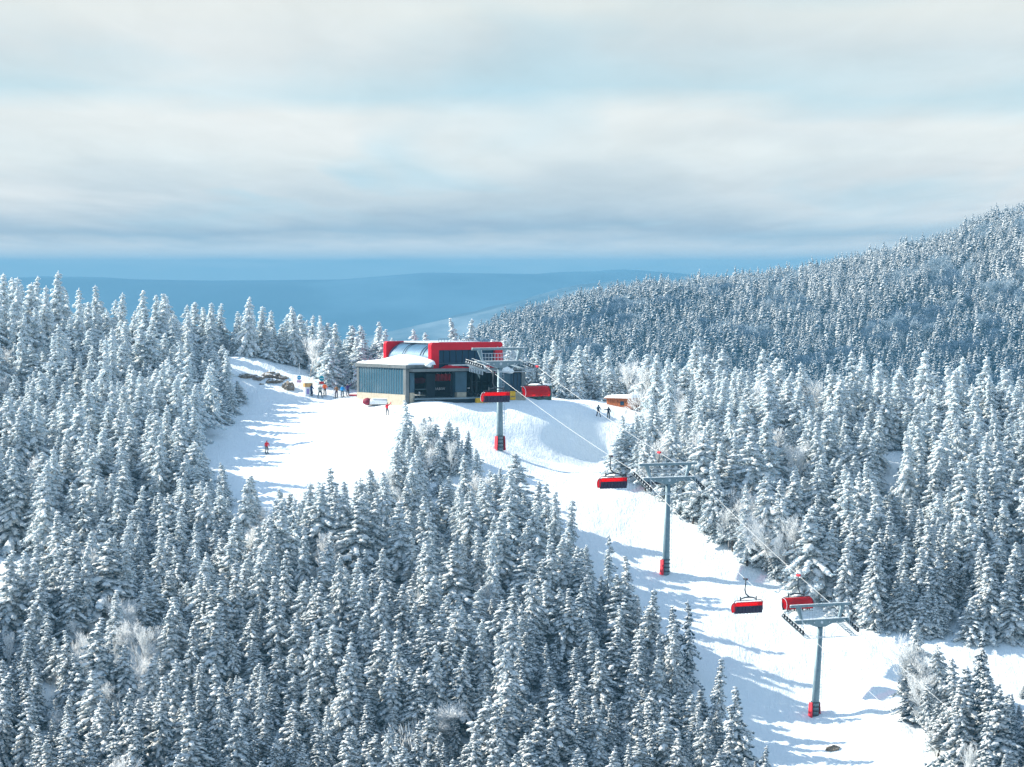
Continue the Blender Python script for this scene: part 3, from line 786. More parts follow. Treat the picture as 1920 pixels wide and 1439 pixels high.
SHAPE = ['broad snowy spruce', 'full snow laden spruce', 'wide drooping snowy spruce', 'slim snow laden spruce', 'bare stemmed snowy spruce', 'narrow pillar shaped spruce',
         'darker loosely snowed spruce', 'high crowned long trunked spruce', 'thin dark sparse spruce',
         'frosted leafless tree', 'spreading frosted leafless tree', 'slender white frosted tree', 'thin frosted sapling', 'low frost covered shrub', 'low bushy frosted shrub']
used_ = {}; twins_ = {}
for i in sorted(single, key=lambda i: (TPX[i], i)):
    loc = where(TPX[i], TPY[i], TY[i]); hh = TH[i] / (1.0 if var[i] < 9 else .72 if var[i] < 13 else .5)
    sz = 'short' if hh < 6.6 else 'tall' if hh > 9.6 else 'medium high'
    if var[i] >= 13: sz = 'round' if sz == 'medium high' else sz
    lb = sz + ' ' + SHAPE[var[i]] + ' ' + loc
    twins_.setdefault(lb, []).append(i)
for lb0, ids in twins_.items():
  for q, i in enumerate(ids):
    n_ = len(ids); lb = lb0
    if n_ == 2: lb = lb0 + (', left one' if q == 0 else ', right one')
    elif n_ > 2: lb = lb0 + (', leftmost' if q == 0 else ', rightmost' if q == n_ - 1 else ', ' + ['second', 'third', 'fourth', 'fifth', 'sixth'][q - 1] + ' from left')
    lb = ' '.join(lb.split()[:16]); used_[lb] = 1
    place_tree(var[i], TX[i], TY[i], TZ[i] - 0.1, TH[i], 1.08 + rng.normal(0, .17), rng.random() * 6.28, lb,
               'spruce' if var[i] < 9 else ('bare tree' if var[i] < 13 else 'shrub'), 'trees like the ' + lb)
print('labels', len(used_), 'of', len(single))

# the remaining trees, as one mass
def variants_collection(name, meshes):
    c = bpy.data.collections.new(name)
    for k, ms in enumerate(meshes):
        o = bpy.data.objects.new('%s_%02d' % (name, k), ms); c.objects.link(o)
    return c
def joined(ms, name):
    V = []; Fc = []; Mi = []; mats = []; n = 0
    for me in ms:
        v = np.empty(len(me.vertices) * 3); me.vertices.foreach_get('co', v); f = np.empty(len(me.loops), np.int32); me.loops.foreach_get('vertex_index', f)
        mi = np.empty(len(me.polygons), np.int32); me.polygons.foreach_get('material_index', mi)
        V.append(v.reshape(-1, 3)); Fc.append(f.reshape(-1, 3) + n); n += len(me.vertices); Mi.append(mi + len(mats)); mats += list(me.materials)
    t = TreeMesh(); t.V, t.Fc, t.Mi = V, Fc, Mi
    return t.build(name, mats, True)
def mass(name, label, co, rot, scl, idx, coll, cat=None):
    me = bpy.data.meshes.new(name); me.from_pydata([tuple(c) for c in co], [], [])
    a = me.attributes.new('rot', 'FLOAT_VECTOR', 'POINT'); a.data.foreach_set('vector', np.c_[rng.normal(0, .04, len(rot)), rng.normal(0, .04, len(rot)), rot].astype(np.float32).ravel())
    a = me.attributes.new('scl', 'FLOAT_VECTOR', 'POINT'); a.data.foreach_set('vector', np.asarray(scl, np.float32).ravel())
    a = me.attributes.new('idx', 'INT', 'POINT'); a.data.foreach_set('value', np.asarray(idx, np.int32))
    o = bpy.data.objects.new(name, me); COL.objects.link(o); tag(o, label, kind='stuff')
    ng = bpy.data.node_groups.new(name + '_nodes', 'GeometryNodeTree')
    ng.interface.new_socket('Geometry', in_out='INPUT', socket_type='NodeSocketGeometry')
    ng.interface.new_socket('Geometry', in_out='OUTPUT', socket_type='NodeSocketGeometry')
    gi = ng.nodes.new('NodeGroupInput'); go = ng.nodes.new('NodeGroupOutput')
    ip = ng.nodes.new('GeometryNodeInstanceOnPoints'); ci = ng.nodes.new('GeometryNodeCollectionInfo')
    ci.inputs[0].default_value = coll; ci.inputs['Separate Children'].default_value = True; ci.inputs['Reset Children'].default_value = True
    def attr(nm, t):
        n = ng.nodes.new('GeometryNodeInputNamedAttribute'); n.data_type = t; n.inputs[0].default_value = nm; return n.outputs[0]
    ng.links.new(gi.outputs[0], ip.inputs['Points']); ng.links.new(ci.outputs[0], ip.inputs['Instance'])
    ip.inputs['Pick Instance'].default_value = True
    ng.links.new(attr('idx', 'INT'), ip.inputs['Instance Index']); ng.links.new(attr('rot', 'FLOAT_VECTOR'), ip.inputs['Rotation'])
    ng.links.new(attr('scl', 'FLOAT_VECTOR'), ip.inputs['Scale']); ng.links.new(ip.outputs[0], go.inputs[0])
    md = o.modifiers.new('scatter', 'NODES'); md.node_group = ng
    return o
near_coll = variants_collection('near_variant', [joined(list(p), 'near_variant_mesh') for p in ALL])
rest = [i for i in range(N) if i not in single]
def mass_of(ids, name, label):
    k = np.array([TH[i] / BH[var[i]] for i in ids]); wk = np.where(np.array([var[i] < 9 for i in ids]), k ** .6 * rng.normal(1.08, .17, len(ids)), k)
    return mass(name, label, [(TX[i], TY[i], TZ[i] - .1) for i in ids], rng.random(len(ids)) * 6.28, np.c_[wk, wk, k], [var[i] for i in ids], near_coll)
mass_of(rest, 'spruce_forest', 'dense snow covered spruce forest around the piste')
# young growth under the trees at the forest edge closes the gaps near the snow
print('near forest', time.time() - T0)

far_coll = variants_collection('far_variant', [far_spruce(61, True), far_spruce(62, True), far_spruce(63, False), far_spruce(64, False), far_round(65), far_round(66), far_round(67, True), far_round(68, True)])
Xg, Yg, Zg = MG
nf = 30000
ri = rng.integers(0, Xg.shape[0] - 1, nf * 3); cj = rng.integers(0, Xg.shape[1] - 1, nf * 3)
fu, fv = rng.random(nf * 3), rng.random(nf * 3)
def bil(A): return (A[ri, cj] * (1-fu) + A[ri, cj+1] * fu) * (1-fv) + (A[ri+1, cj] * (1-fu) + A[ri+1, cj+1] * fu) * fv
mx, my, mz = bil(Xg), bil(Yg), bil(Zg)
mpx, mpy = proj(mx, my, mz)
cr = np.interp(mpx, [c[0] for c in CREST], [c[1] for c in CREST])
k = (my < 2520) & (mpy < 800) & (mpx > 600) & (mpx < 2450)
mx, my, mz, mpx, mpy, cr = (a[k][:21000] for a in (mx, my, mz, mpx, mpy, cr))
clus = fbm(mx / 22, my / 30, 101, 3)
alt = np.clip((mz + 50) / 42 + 0.9 * fbm(mx / 60, my / 60, 103, 3), 0, 1)     # darker variants low down imitate cloud shade on the lower flank
u = rng.random(len(mx))
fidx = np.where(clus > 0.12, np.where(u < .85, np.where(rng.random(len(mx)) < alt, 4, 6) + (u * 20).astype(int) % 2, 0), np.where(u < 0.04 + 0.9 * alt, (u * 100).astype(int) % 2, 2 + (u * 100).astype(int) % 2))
fh = np.clip(rng.normal(1.12, .3, len(mx)), .5, 2.0); fh = np.where(fidx > 3, fh * .8, fh)
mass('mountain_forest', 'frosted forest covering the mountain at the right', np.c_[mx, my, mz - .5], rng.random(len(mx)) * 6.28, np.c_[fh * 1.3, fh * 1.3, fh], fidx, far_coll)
print('far forest', len(mx), time.time() - T0)

# ------------------------------------------------------------------ top station
st = empty('lift_station', SC, math.atan2(UA.y, UA.x), 'slate and glass lift station with a bright red tubular frame and snowy low roof', 'station')
bpy.context.view_layer.update()
Zb = (HOR - 756) / F * 535     # foot of the corner, world z
def zpx(py, u=0.0, v=0.0):     # height (local z) of a photo row at a plan position of the station
    Yd = SC.y + u * UA.y + v * VA.y
    return (HOR - py) / F * Yd
def u_of(px, v=0.0):
    k = (px - PX0) / F
    return (k * (SC.y + v * VA.y) - SC.x - v * VA.x) / (UA.x - k * UA.y)
def v_of(px, u=0.0):
    k = (px - PX0) / F
    return (k * (SC.y + u * UA.y) - SC.x - u * UA.x) / (VA.x - k * VA.y)
LW = v_of(670)                       # length of the side wall
UR = u_of(985)
zt = zpx(700); zf0 = zpx(686); gb = Zb - 1.2
floorz = zpx(747)
# side wall: concrete plinth, frame, glass panes between mullions
pz = zpx(741)
MB().box((-0.06, 0.3, gb), (0.3, LW, pz), M['concrete']).build('plinth', st)
npan = 18
for i in range(npan):
    a = 0.95 + (LW - 1.5) * i / npan; b = 0.95 + (LW - 1.5) * (i + 1) / npan
    MB().box((0.06, a + 0.03, pz), (0.10, b - 0.03, zf0 - 0.42), M['glass_side']).build('pane', st)
mb = MB()
for i in range(npan + 1):
    a = 0.95 + (LW - 1.5) * i / npan
    MB().box((0.0, a - 0.022, pz), (0.12, a + 0.022, zf0 - 0.42), M['mullion']).build('mullion', st)
MB().box((-0.04, 0.1, gb), (0.5, 0.93, zf0 - 0.42), M['fascia']).build('corner_pillar', st)
MB().box((-0.04, LW - 0.5, gb), (0.5, LW + 0.1, zf0 - 0.42), M['fascia']).build('corner_pillar', st)
MB().box((-0.25, -0.3, zf0 - 0.42), (4.3, LW + 0.3, zf0 + 0.08), M['fascia']).build('roof_edge', st)
MB().box((0.5, 0.9, zf0 - 0.60), (4.0, LW, zf0 - 0.44), M['slate_dark']).build('ceiling', st)
# low roof snow, heaped up against the red tube
nx_, ny_ = 26, 46
V = []; Fq = []
for j in range(ny_):
    for i in range(nx_):
        a = i / (nx_ - 1); b = j / (ny_ - 1); u = -0.22 + a * 5.1; v = -0.28 + b * (LW + .5)
        e = min(a * 5.1, b * 14, (1 - b) * 14)
        hgt = 0.10 + 0.25 * min(1, e / .35) ** .5 + (a ** 1.35) * 1.15 * math.sin(min(1, b * 1.35) * math.pi * .5) ** .6 * min(1, (1 - b) * 3.2) + 0.05 * math.sin(7 * a + 5 * b)
        if min(i, j, nx_ - 1 - i, ny_ - 1 - j) == 0: hgt = 0.085
        V.append((u, v, zf0 + hgt))
for j in range(ny_ - 1):
    for i in range(nx_ - 1): Fq.append((j*nx_+i, j*nx_+i+1, (j+1)*nx_+i+1, (j+1)*nx_+i))
MB().add(V, Fq, M['roof_snow']).build('roof_snow', st, True)
# front: posts, panels and openings
def wall_px(name, p0, p1, y0, y1, m, v0=0.0, v1=0.35, parent=None, bev=0):
    u0, u1 = u_of(p0, v0), u_of(p1, v0)
    return MB().box((u0, v0, zpx(y1, u0, v0)), (u1, v1, zpx(y0, u0, v0)), m).build(name, parent or st, bevel=bev)
wall_px('post', 769, 777, 700, 737, M['slate'], 0.02, 0.5)
wall_px('post_base', 769, 777, 737, 762, M['concrete'], -0.02, 0.5)
wall_px('wall_panel', 799.5, 816, 701, 749, M['slate_dark'], 3.2, 3.5)
wall_px('post', 848, 854, 701, 749, M['slate_dark'], 0.6, 1.1)
wall_px('post', 854, 875, 698, 736, M['slate'], 0.0, 1.0)
wall_px('post_base', 857, 874.5, 736, 762, M['concrete'], -0.05, 1.0)
wall_px('post', 930, 938, 700, 750, M['slate_dark'], 1.2, 2.0)
wall_px('wall_panel', 938, 957, 698, 736, M['slate'], 0.3, 0.8)
wall_px('plinth', 944, 985.5, 736, 764, M['concrete'], 0.26, 0.8)
wall_px('window', 957, 977.6, 700, 735.7, M['glass'], 0.5, 0.62)
wall_px('wall_panel', 978, 985, 698, 735.8, M['fascia'], 0.3, 0.9)
for p in (963.5, 970.5): wall_px('mullion', p - .5, p + .5, 700, 735.7, M['slate_dark'], 0.44, 0.49)
wall_px('floor_slab', 777.5, 944, 747.5, 750.5, M['mullion'], -0.5, 14.0)
wall_px('foundation', 778, 944, 750.7, 768, M['slate_dark'], -0.2, 14.0)
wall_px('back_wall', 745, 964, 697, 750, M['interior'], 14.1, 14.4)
wall_px('soffit', 773, 985, 692.5, 698, M['fascia'], -0.9, 14.0)
wall_px('roof_edge', 944, 985.5, 684, 692, M['slate'], -0.1, 9.0)
wall_px('snow_cap', 944, 985, 681.8, 683.9, M['roof_snow'], 0.0, 8.8)
MB().box((u_of(985) - .3, 0.9, gb), (u_of(985), 14.0, zpx(692)), M['slate']).build('side_wall', st)
# doorway details inside: parked red bubbles, white print on the dark panel
u0 = u_of(817, 6); u1 = u_of(848, 6)
for k in range(4):
    c = u0 + (u1 - u0) * (k + .5) / 4; b = MB(); r = (u1 - u0) / 8 * .94
    b.prism([(c + r * math.cos(t), zpx(709, u0, 6) + 0.62 * math.sin(t)) for t in np.linspace(0, 2 * math.pi, 12, endpoint=False)], 6.0, 6.5, M['red'])
    b.build('parked_bubble', st, bevel=.04)
    MB().tube([(c, 6.2, zpx(705, u0, 6)), (c, 6.2, zpx(700, u0, 6))], .05, M['white_paint']).build('hanger_bracket', st)
for k in range(2):
    c = u_of(783 + 9 * k, 6); MB().prism([(c + .6 * math.cos(t), zpx(714, c, 6) + .42 * math.sin(t)) for t in np.linspace(0, 2 * math.pi, 12, endpoint=False)], 6.0, 6.5, M['dark_red']).build('parked_bubble', st)
fc = bpy.data.curves.new('lettering', 'FONT'); fc.body = 'IABIW'; fc.size = 0.50; fc.extrude = 0.01; fc.space_character = 1.22; fc.offset = 0.012
fc.materials.append(M['white_mark']); _t = bpy.data.objects.new('tmp', fc); COL.objects.link(_t); _dg = bpy.context.evaluated_depsgraph_get(); _dg.update()
fo = bpy.data.objects.new('lettering', bpy.data.meshes.new_from_object(_t.evaluated_get(_dg))); COL.objects.link(fo); fo.parent = st; bpy.data.objects.remove(_t)
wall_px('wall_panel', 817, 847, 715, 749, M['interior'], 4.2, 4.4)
fo.location = (u_of(816.6, 4.15), 4.17, zpx(731.6, u_of(816, 4.15), 4.15)); fo.rotation_euler = (R(90), 0, 0)
wall_px('notice', 785, 788, 735, 740, M['white_mark'], 3.0, 3.05)
wall_px('rail', 778, 799, 730, 731, M['steel'], 2.0, 2.08)
for k, p in enumerate((884, 893, 902, 912, 921)):   # machinery seen through the wide opening
    wall_px('column', p, p + 2.2, 701, 749, M['steel_dark'] if k % 2 else M['slate_dark'], 3.0 + k, 3.3 + k)
wall_px('machine_housing', 896, 918, 716, 722, M['steel_dark'], 6.0, 8.0); wall_px('lamp', 877, 881, 727.5, 729, M['white_mark'], 3.0, 3.2)
wall_px('machine_housing', 880, 890, 735, 747, M['slate_dark'], 5.0, 7.0)
# the red tube frames
ut0, ut1 = u_of(808.5, 1.0), u_of(942.5, 1.0)
zT, zB = zpx(643, ut0, 1), zpx(694.5, ut0, 1)
def frame_outline(u0, u1, z0, z1, r=0.35, n=5):
    p = [(u0, z0), (u1, z0)]
    p += [(u1 - r + r * math.sin(t), z1 - r + r * math.cos(t)) for t in np.linspace(math.pi / 2, 0, n)]
    p += [(u0 + r - r * math.sin(t), z1 - r + r * math.cos(t)) for t in np.linspace(0, math.pi / 2, n)]
    return p
def frame_mesh(u0, u1, z0, z1, w_, v0, v1, m):
    out = frame_outline(u0, u1, z0, z1, .40); inn = frame_outline(u0 + w_, u1 - w_, z0, z1 - w_ * .85, .12)
    n = len(out); b = MB(); V = []
    for v in (v0, v1):
        for ring in (out, inn): V += [(p[0], v, p[1]) for p in ring]
    Fz = []
    for i in range(1, n):
        j = (i + 1) % n
        Fz += [(i, j, n + j, n + i), (2*n + j, 2*n + i, 3*n + i, 3*n + j), (j, i, 2*n + i, 2*n + j), (n + i, n + j, 3*n + j, 3*n + i)]
    b.add(V, Fz, m); return b
frame_mesh(ut0, ut1, zB, zT, 1.28, 1.0, 1.9, M['red']).build('front_frame', st)
MB().box((ut0 + 1.28, 1.5, zpx(691, ut0, 1)), (ut1 - 1.28, 1.62, zT - 1.08), M['glass']).build('front_glazing', st)
for k in range(1, 9):
    c = ut0 + 1.28 + (ut1 - ut0 - 2.56) * k / 9
    MB().box((c - .03, 1.40, zpx(691, ut0, 1)), (c + .03, 1.48, zT - 1.08), M['slate_dark']).build('mullion', st)
MB().box((ut0 + 1.3, 1.36, zpx(683.5, ut0, 1)), (ut1 - 1.3, 1.46, zpx(681.5, ut0, 1)), M['slate']).build('glazing_rail', st)
vr = v_of(719, ut0)
b = MB(); b.prism(frame_outline(ut0, ut1, zB + .4, zT - .02, .40), vr - .8, vr, M['red']); b.build('rear_frame', st)
# vaulted ribbed roof between the frames: bands of cladding
prof = [(ut0 + 0.25, zB + .3)] + [(ut0 + 0.25 + 2.9 * (1 - math.cos(t)), zT - 2.75 + 2.5 * math.sin(t)) for t in np.linspace(0.0, math.pi / 2, 11)]
prof += [(ut1 - 0.25 - 2.9 * (1 - math.cos(t)), zT - 2.75 + 2.5 * math.sin(t)) for t in np.linspace(math.pi / 2, 0.0, 11)] + [(ut1 - .25, zB + .3)]
vs0, vs1 = 1.95, vr - .85; nb_ = 44
for k in range(nb_):
    a = vs0 + (vs1 - vs0) * k / nb_; c = vs0 + (vs1 - vs0) * (k + 1) / nb_
    V = []; o_ = 0.035 if k % 2 else 0.0
    for v in (a, c):
        V += [(p[0], v, p[1] - o_) for p in prof]
    n = len(prof)
    MB().add(V, [(i, i + 1, n + i + 1, n + i) for i in range(n - 1)], M['vault']).build('roof_panel', st, True)
for vv_ in (vs0 + (vs1 - vs0) * .18, vs0 + (vs1 - vs0) * .24, vs0 + (vs1 - vs0) * .62, vs0 + (vs1 - vs0) * .67):
    MB().tube([(p[0] - .03, vv_, p[1] + .07) for p in prof[3:13]], .045, M['slate_dark'], 5).build('roof_ladder', st)
MB().tube([(prof[9][0], vs0, prof[9][1] + .15), (prof[9][0], vs1, prof[9][1] + .15)], .05, M['slate_dark'], 5).build('ridge_rail', st)
MB().box((ut0 + 2.4, vs0 + 1, zT - .22), (ut1 - 2.4, vs1 - 1, zT + .05), M['steel_frost']).build('ridge_cap', st)
for k in range(5):
    MB().tube([(ut0 + 3.2 + k * .5, vs0 + 2.5, zT), (ut0 + 3.2 + k * .5, vs0 + 2.5, zT + .45), (ut0 + 3.7 + k * .5, vs0 + 2.5, zT + .45)], .03, M['steel_dark'], 4).build('roof_rail', st)
# red skirt and beam under the glazing
wall_px('skirt', 801, 818, 688, 694.5, M['red'], -0.2, 0.98, bev=.08)
u0, u1 = u_of(831, -.3), u_of(884, -.3)
MB().prism([(u0, zpx(694.3, u0)), (u1, zpx(694.6, u1)), (u1, zpx(689.5, u1)), (u_of(842), zpx(685.5, u0)), (u0, zpx(692, u0))], -0.4, 0.9, M['red']).build('red_beam', st)
wall_px('red_beam', 884.6, 936, 686.5, 694.5, M['red'], 0.1, 0.9)
MB().box((u_of(845), -0.42, zpx(686, u0)), (u_of(884), 0.7, zpx(684.6, u0)), M['roof_snow']).build('beam_snow', st)
# rail with rime at the rope entry
for k in range(9):
    c = u_of(881 + 3.0 * k, -1.5); MB().box((c - .05, -1.5, zpx(697 + k * .8, c)), (c + .05, -1.4, zpx(689 + k * .8, c)), M['steel_frost']).build('rail_post', st)
bx = MB(); bx.tube([(u_of(880, -1.4), -1.45, zpx(689.5)), (u_of(907, -1.4), -1.45, zpx(696))], .07, M['steel_frost']); bx.build('entry_rail', st)
# snow lumps on the front edge
for (p, y, r) in ((901, 688.5, .75), (948, 694, .7), (957, 697, .6), (805, 684, .45)):
    tm_ = TreeMesh(); tm_.clump(ICO1, np.array([u_of(p, -.8), -.5, zpx(y, 8)]), np.array([1., 0, 0]), (r * 1.25, r, r * .75), rng, .25, -2)
    o = bpy.data.objects.new('snow_lump', tm_.build('snow_lump', [M['roof_snow']])); COL.objects.link(o); o.parent = st
# pads and box by the ramp
def station_thing(name, p0, p1, y0, y1, m, v0, v1, label, cat, bev=.08):
    u0, u1 = u_of(p0, v0), u_of(p1, v0); z0 = zpx(y1, u0, v0); z1 = zpx(y0, u0, v0)
    c = SC + UA * ((u0 + u1) / 2) + VA * ((v0 + v1) / 2)
    e = empty(name, (c.x, c.y, z0), math.atan2(UA.y, UA.x), label, cat)
    w2, d2, h2 = (u1 - u0) / 2, (v1 - v0) / 2, z1 - z0
    return e, w2, d2, h2
e, w2, d2, h2 = station_thing('safety_pad', 893, 921, 747, 755, M['yellow'], -1.4, -1.0, 'long low yellow safety pad lying along the station ramp left of the upper tower', 'safety pad')
for k in range(4):
    MB().box((-w2 + k * w2 / 2 + .02, -d2, -.2), (-w2 + (k + 1) * w2 / 2 - .02, d2, h2), M['yellow']).build('cushion', e, bevel=.05)
e, w2, d2, h2 = station_thing('safety_pad', 956, 967, 734, 748, M['yellow'], -.6, -.2, 'upright yellow safety pad on the station wall right of the upper tower', 'safety pad')
MB().box((-w2, -d2, -.2), (w2, d2, h2), M['yellow']).build('cushion', e, bevel=.08); MB().box((-w2 + .15, -d2 - .012, h2 * .2), (w2 - .15, -d2 + .01, h2 * .3), M['slate']).build('strap', e)
e, w2, d2, h2 = station_thing('equipment_container', 1008, 1034, 724, 752, M['green_box'], 3.0, 6.0, 'dark green equipment container behind the chair right of the station', 'container')
MB().box((-w2, -d2, -1), (w2, d2, h2), M['green_box']).build('body', e); MB().box((-w2 - .05, -d2 - .05, h2), (w2 + .05, d2 + .05, h2 + .25), M['roof_snow']).build('snow_cap', e, bevel=.08)
MB().box((-w2 * .5, -d2 - .03, .3), (w2 * .1, -d2 - .003, h2 * .8), M['steel_dark']).build('door', e)

# ------------------------------------------------------------------ lift towers
LU = Vector((0.862, 0.507, 0)); LV = Vector((-0.507, 0.862, 0)); LRZ = math.atan2(LU.y, LU.x)
TOW = [dict(base=(1527, 1344, 449), lean=1.25, hgt=11.4, slope=R(23), label='lowest lift tower standing on the open piste at lower right', pads=(.5, 0.15)),
       dict(base=(1248, 1075, 479), lean=0.6, hgt=11.9, slope=R(24), label='middle lift tower beside the frosted forest edge', pads=(.5, 0)),
       dict(base=(937, 842, 512), lean=0.0, hgt=11.6, slope=R(8), label='upper lift tower standing in front of the station', pads=(.4, .4))]
GA = 3.75   # half the distance between the two rope lines
ROPE_PTS = {-1: [], 1: []}
for T in TOW:
    p = P(*T['base']); p.z = min(p.z, HZ(p.x, p.y) + 0.3)
    e = empty('lift_tower', p, LRZ, T['label'], 'lift tower', 'towers of the chairlift')
    hg = T['hgt']; ln = -T['lean']; ang = math.atan2(ln, hg)      # leans downhill
    def S(z): return ln * z / hg
    MB().tube([(0, S(-1.2), -1.2), (0, S(3.0), 3.0), (0, S(hg - .5), hg - .5)], [.52, .45, .31], M['steel'], 12).build('pole', e, True)
    for zz_ in (0.25, 0.75, 1.25, 1.75):
        MB().tube([(0, S(zz_ - .06), zz_ - .06), (0, S(zz_ + .06), zz_ + .06)], .57, M['steel_dark'], 12).build('strap', e)
    for zz_ in (5.2, 8.0): MB().tube([(0, S(zz_ - .04), zz_ - .04), (0, S(zz_ + .04), zz_ + .04)], .44 - .012 * zz_, M['steel_dark'], 12).build('flange', e)
    for sgn, a in ((-1, T['pads'][0]), (1, T['pads'][1])):
        if a:
            b = MB(); b.prism([(sgn * .59, -.2), (sgn * (.59 + .36 * a), -.2), (sgn * (.57 + .24 * a), .8), (sgn * (.55 + .18 * a), 1.75), (sgn * .53, 1.75)], -.45, .3, M['red_pad']); b.build('padding', e, bevel=.05)
    # ladder
    b = MB(); 
    for sx in (.12, .42): b.tube([(sx + .35, S(2) - .1, 2), (sx + .15, S(hg) - .1, hg - .6)], .03, M['steel_frost'], 4)
    for z_ in np.arange(2.2, hg - .8, .42):
        k = .35 - (z_ - 2) / (hg - 2) * .2; b.tube([(.12 + k, S(z_) - .1, z_), (.42 + k, S(z_) - .1, z_)], .02, M['steel_frost'], 4)
    b.build('ladder', e)
    y0 = S(hg)
    # crossarm: deep in the middle, shallow at the ends
    b = MB(); b.prism([(-GA, hg - .05), (-GA, hg + .42), (GA, hg + .42), (GA, hg - .05), (1.6, hg - .12), (.55, hg - .50), (-.55, hg - .50), (-1.6, hg - .12)], y0 - .28, y0 + .28, M['steel']); b.build('crossarm', e, bevel=.03)
    for k in (-2.2, -1.1, 0, 1.1, 2.2): MB().tube([(k, y0 - .34, hg + .05), (k, y0 - .29, hg + .05)], .09 if k else .2, M['steel_frost'], 8).build('bolt', e)
    MB().box((-GA - .1, y0 - .30, hg + .425), (GA + .1, y0 + .30, hg + .50), M['roof_snow']).build('crossarm_snow', e)
    # lifting frame above
    b = MB(); b.box((-GA - .65, y0 - .14, hg + 1.95), (GA + .65, y0 + .14, hg + 2.24), M['steel']); b.build('gantry_beam', e, bevel=.02)
    MB().box((-GA - .6, y0 - .12, hg + 2.245), (GA + .6, y0 + .12, hg + 2.30), M['roof_snow']).build('gantry_snow', e)
    for sgn in (-1, 1):
        MB().prism([(sgn * 2.55, hg + .42), (sgn * 2.85, hg + .42), (sgn * 3.55, hg + 1.95), (sgn * 3.0, hg + 1.95)], y0 - .13, y0 + .13, M['steel']).build('gantry_strut', e)
        MB().tube([(sgn * .3, y0, hg + 2.1), (sgn * .3 + .01, y0, hg + 2.42)], .08, M['steel'], 6).build('hoist_ring', e)
    # railings on the crossarm
    for yy_ in (y0 - .55, y0 + .55):
        b = MB()
        for zz_ in (hg + .95, hg + 1.5): b.tube([(-2.5, yy_, zz_), (2.5, yy_, zz_)], .024, M['steel_frost'], 4)
        for k in np.linspace(-2.5, 2.5, 11): b.tube([(k, yy_, hg + .42), (k, yy_, hg + 1.5)], .022, M['steel_frost'], 4)
        b.build('railing', e)
    # sheave trains with their catwalks, along the rope
    sl = T['slope']
    for sgn in (-1, 1):
        X0_ = sgn * (GA + .25)
        Tm = Matrix.Translation((X0_, y0, hg - .10)) @ Matrix.Rotation(sl, 4, 'X')
        Ls = 2.45
        MB().box((-.10, -Ls, -.12), (.10, Ls, .12), M['steel_dark'], Tm).build('rocker_beam', e)
        for k in range(8):
            yk = -Ls + .35 + k * (2 * Ls - .7) / 7
            b = MB(); b.tube([(-.11 , yk, -.12 + .30), (.11, yk, -.12 + .30)], .21, M['black'], 12, Tm); b.build('sheave', e)
            MB().tube([(-.14, yk, .18), (.14, yk, .18)], .10, M['steel_frost'], 8, Tm).build('sheave_hub', e)
        MB().box((-sgn * .35, -.4, -.02), (0, .4, .5), M['steel'], Matrix.Translation((X0_, y0, hg - .1))).build('bracket', e)
        # catwalk: slats between two rails
        xa, xb = (.35, .95) if sgn < 0 else (-.95, -.35)
        for x_ in (xa, xb): MB().tube([(x_, -Ls, -.45), (x_, Ls, -.45)], .045, M['steel'], 5, Tm).build('catwalk_rail', e)
        for k in range(12):
            yk = -Ls + .2 + k * (2 * Ls - .4) / 11
            MB().box((xa, yk - .09, -.46), (xb, yk + .09, -.42), M['steel_frost'], Tm).build('step', e)
        xo = xb if sgn < 0 else xa
        b = MB()
        for zz_ in (.10, .55): b.tube([(xo, -Ls, zz_), (xo, Ls, zz_)], .025, M['steel_frost'], 4, Tm)
        for yk in np.linspace(-Ls, Ls, 6): b.tube([(xo, yk, -.45), (xo, yk, .55)], .025, M['steel_frost'], 4, Tm)
        b.build('handrail', e)
        for q in (-1, 1):
            MB().tube([(X0_ - sgn * .6, y0 + q * .9, hg + 2.0 if q < 0 else hg + .4), tuple(Tm @ Vector((-sgn * .6, q * 1.7, -.4)))], .04, M['steel_frost'], 4).build('stay', e)
        for yk in (-Ls, 0, Ls):   # rope runs on top of the wheels
            w_ = e.matrix_basis @ (Tm @ Vector((0, yk, .46)))
            ROPE_PTS[sgn].append(w_)
    lo = Matrix.Translation((0, y0, hg - .10)) @ Matrix.Rotation(sl, 4, 'X') @ Vector((0, -2.45, -.55))
    b = MB(); b.tube([(-GA + .2, lo.y, lo.z), (GA + .4, lo.y, lo.z)], .05, M['steel_frost'], 5)
    b.tube([(-GA + .4, lo.y + .1, lo.z + .35), (0, lo.y, lo.z), (GA - 1.0, lo.y + 2.0, lo.z + 1.1)], .035, M['steel_frost'], 4); b.build('spreader_bar', e)

# ------------------------------------------------------------------ haul rope (two strands)
ROPE = {}
for sgn in (-1, 1):
    raw = sorted(ROPE_PTS[sgn], key=lambda p: p.y)
    ends = P(1940 if sgn > 0 else 1790, 1640 if sgn > 0 else 1620, 418)
    low = raw[0] + (raw[0] - raw[6]) / (raw[0] - raw[6]).length * 40; low.z -= 1.0
    stn = SC + UA * (u_of(893, 0.5) if sgn < 0 else u_of(893, 0.5) + 7.4) + VA * 1.0
    stn.z = zpx(696.5, 8, 0)
    seq = [low] + raw + [stn]
    pts_ = []
    for i in range(len(seq) - 1):
        a, b_ = seq[i], seq[i + 1]; L = (b_ - a).length; n = max(2, int(L / 1.5))
        for k in range(n):
            t = k / n; q = a.lerp(b_, t)
            if L > 8: q = q - Vector((0, 0, 4 * t * (1 - t) * L * 0.012))
            pts_.append(q)
    pts_.append(seq[-1]); ROPE[sgn] = pts_
    o = MB().tube(pts_, .024, M['rope'], 6).build('haul_rope')
    tag(o, 'left strand of the pale haul rope running down from the station' if sgn < 0 else 'right strand of the pale haul rope running down from the station', 'cable', 'haul rope strands')
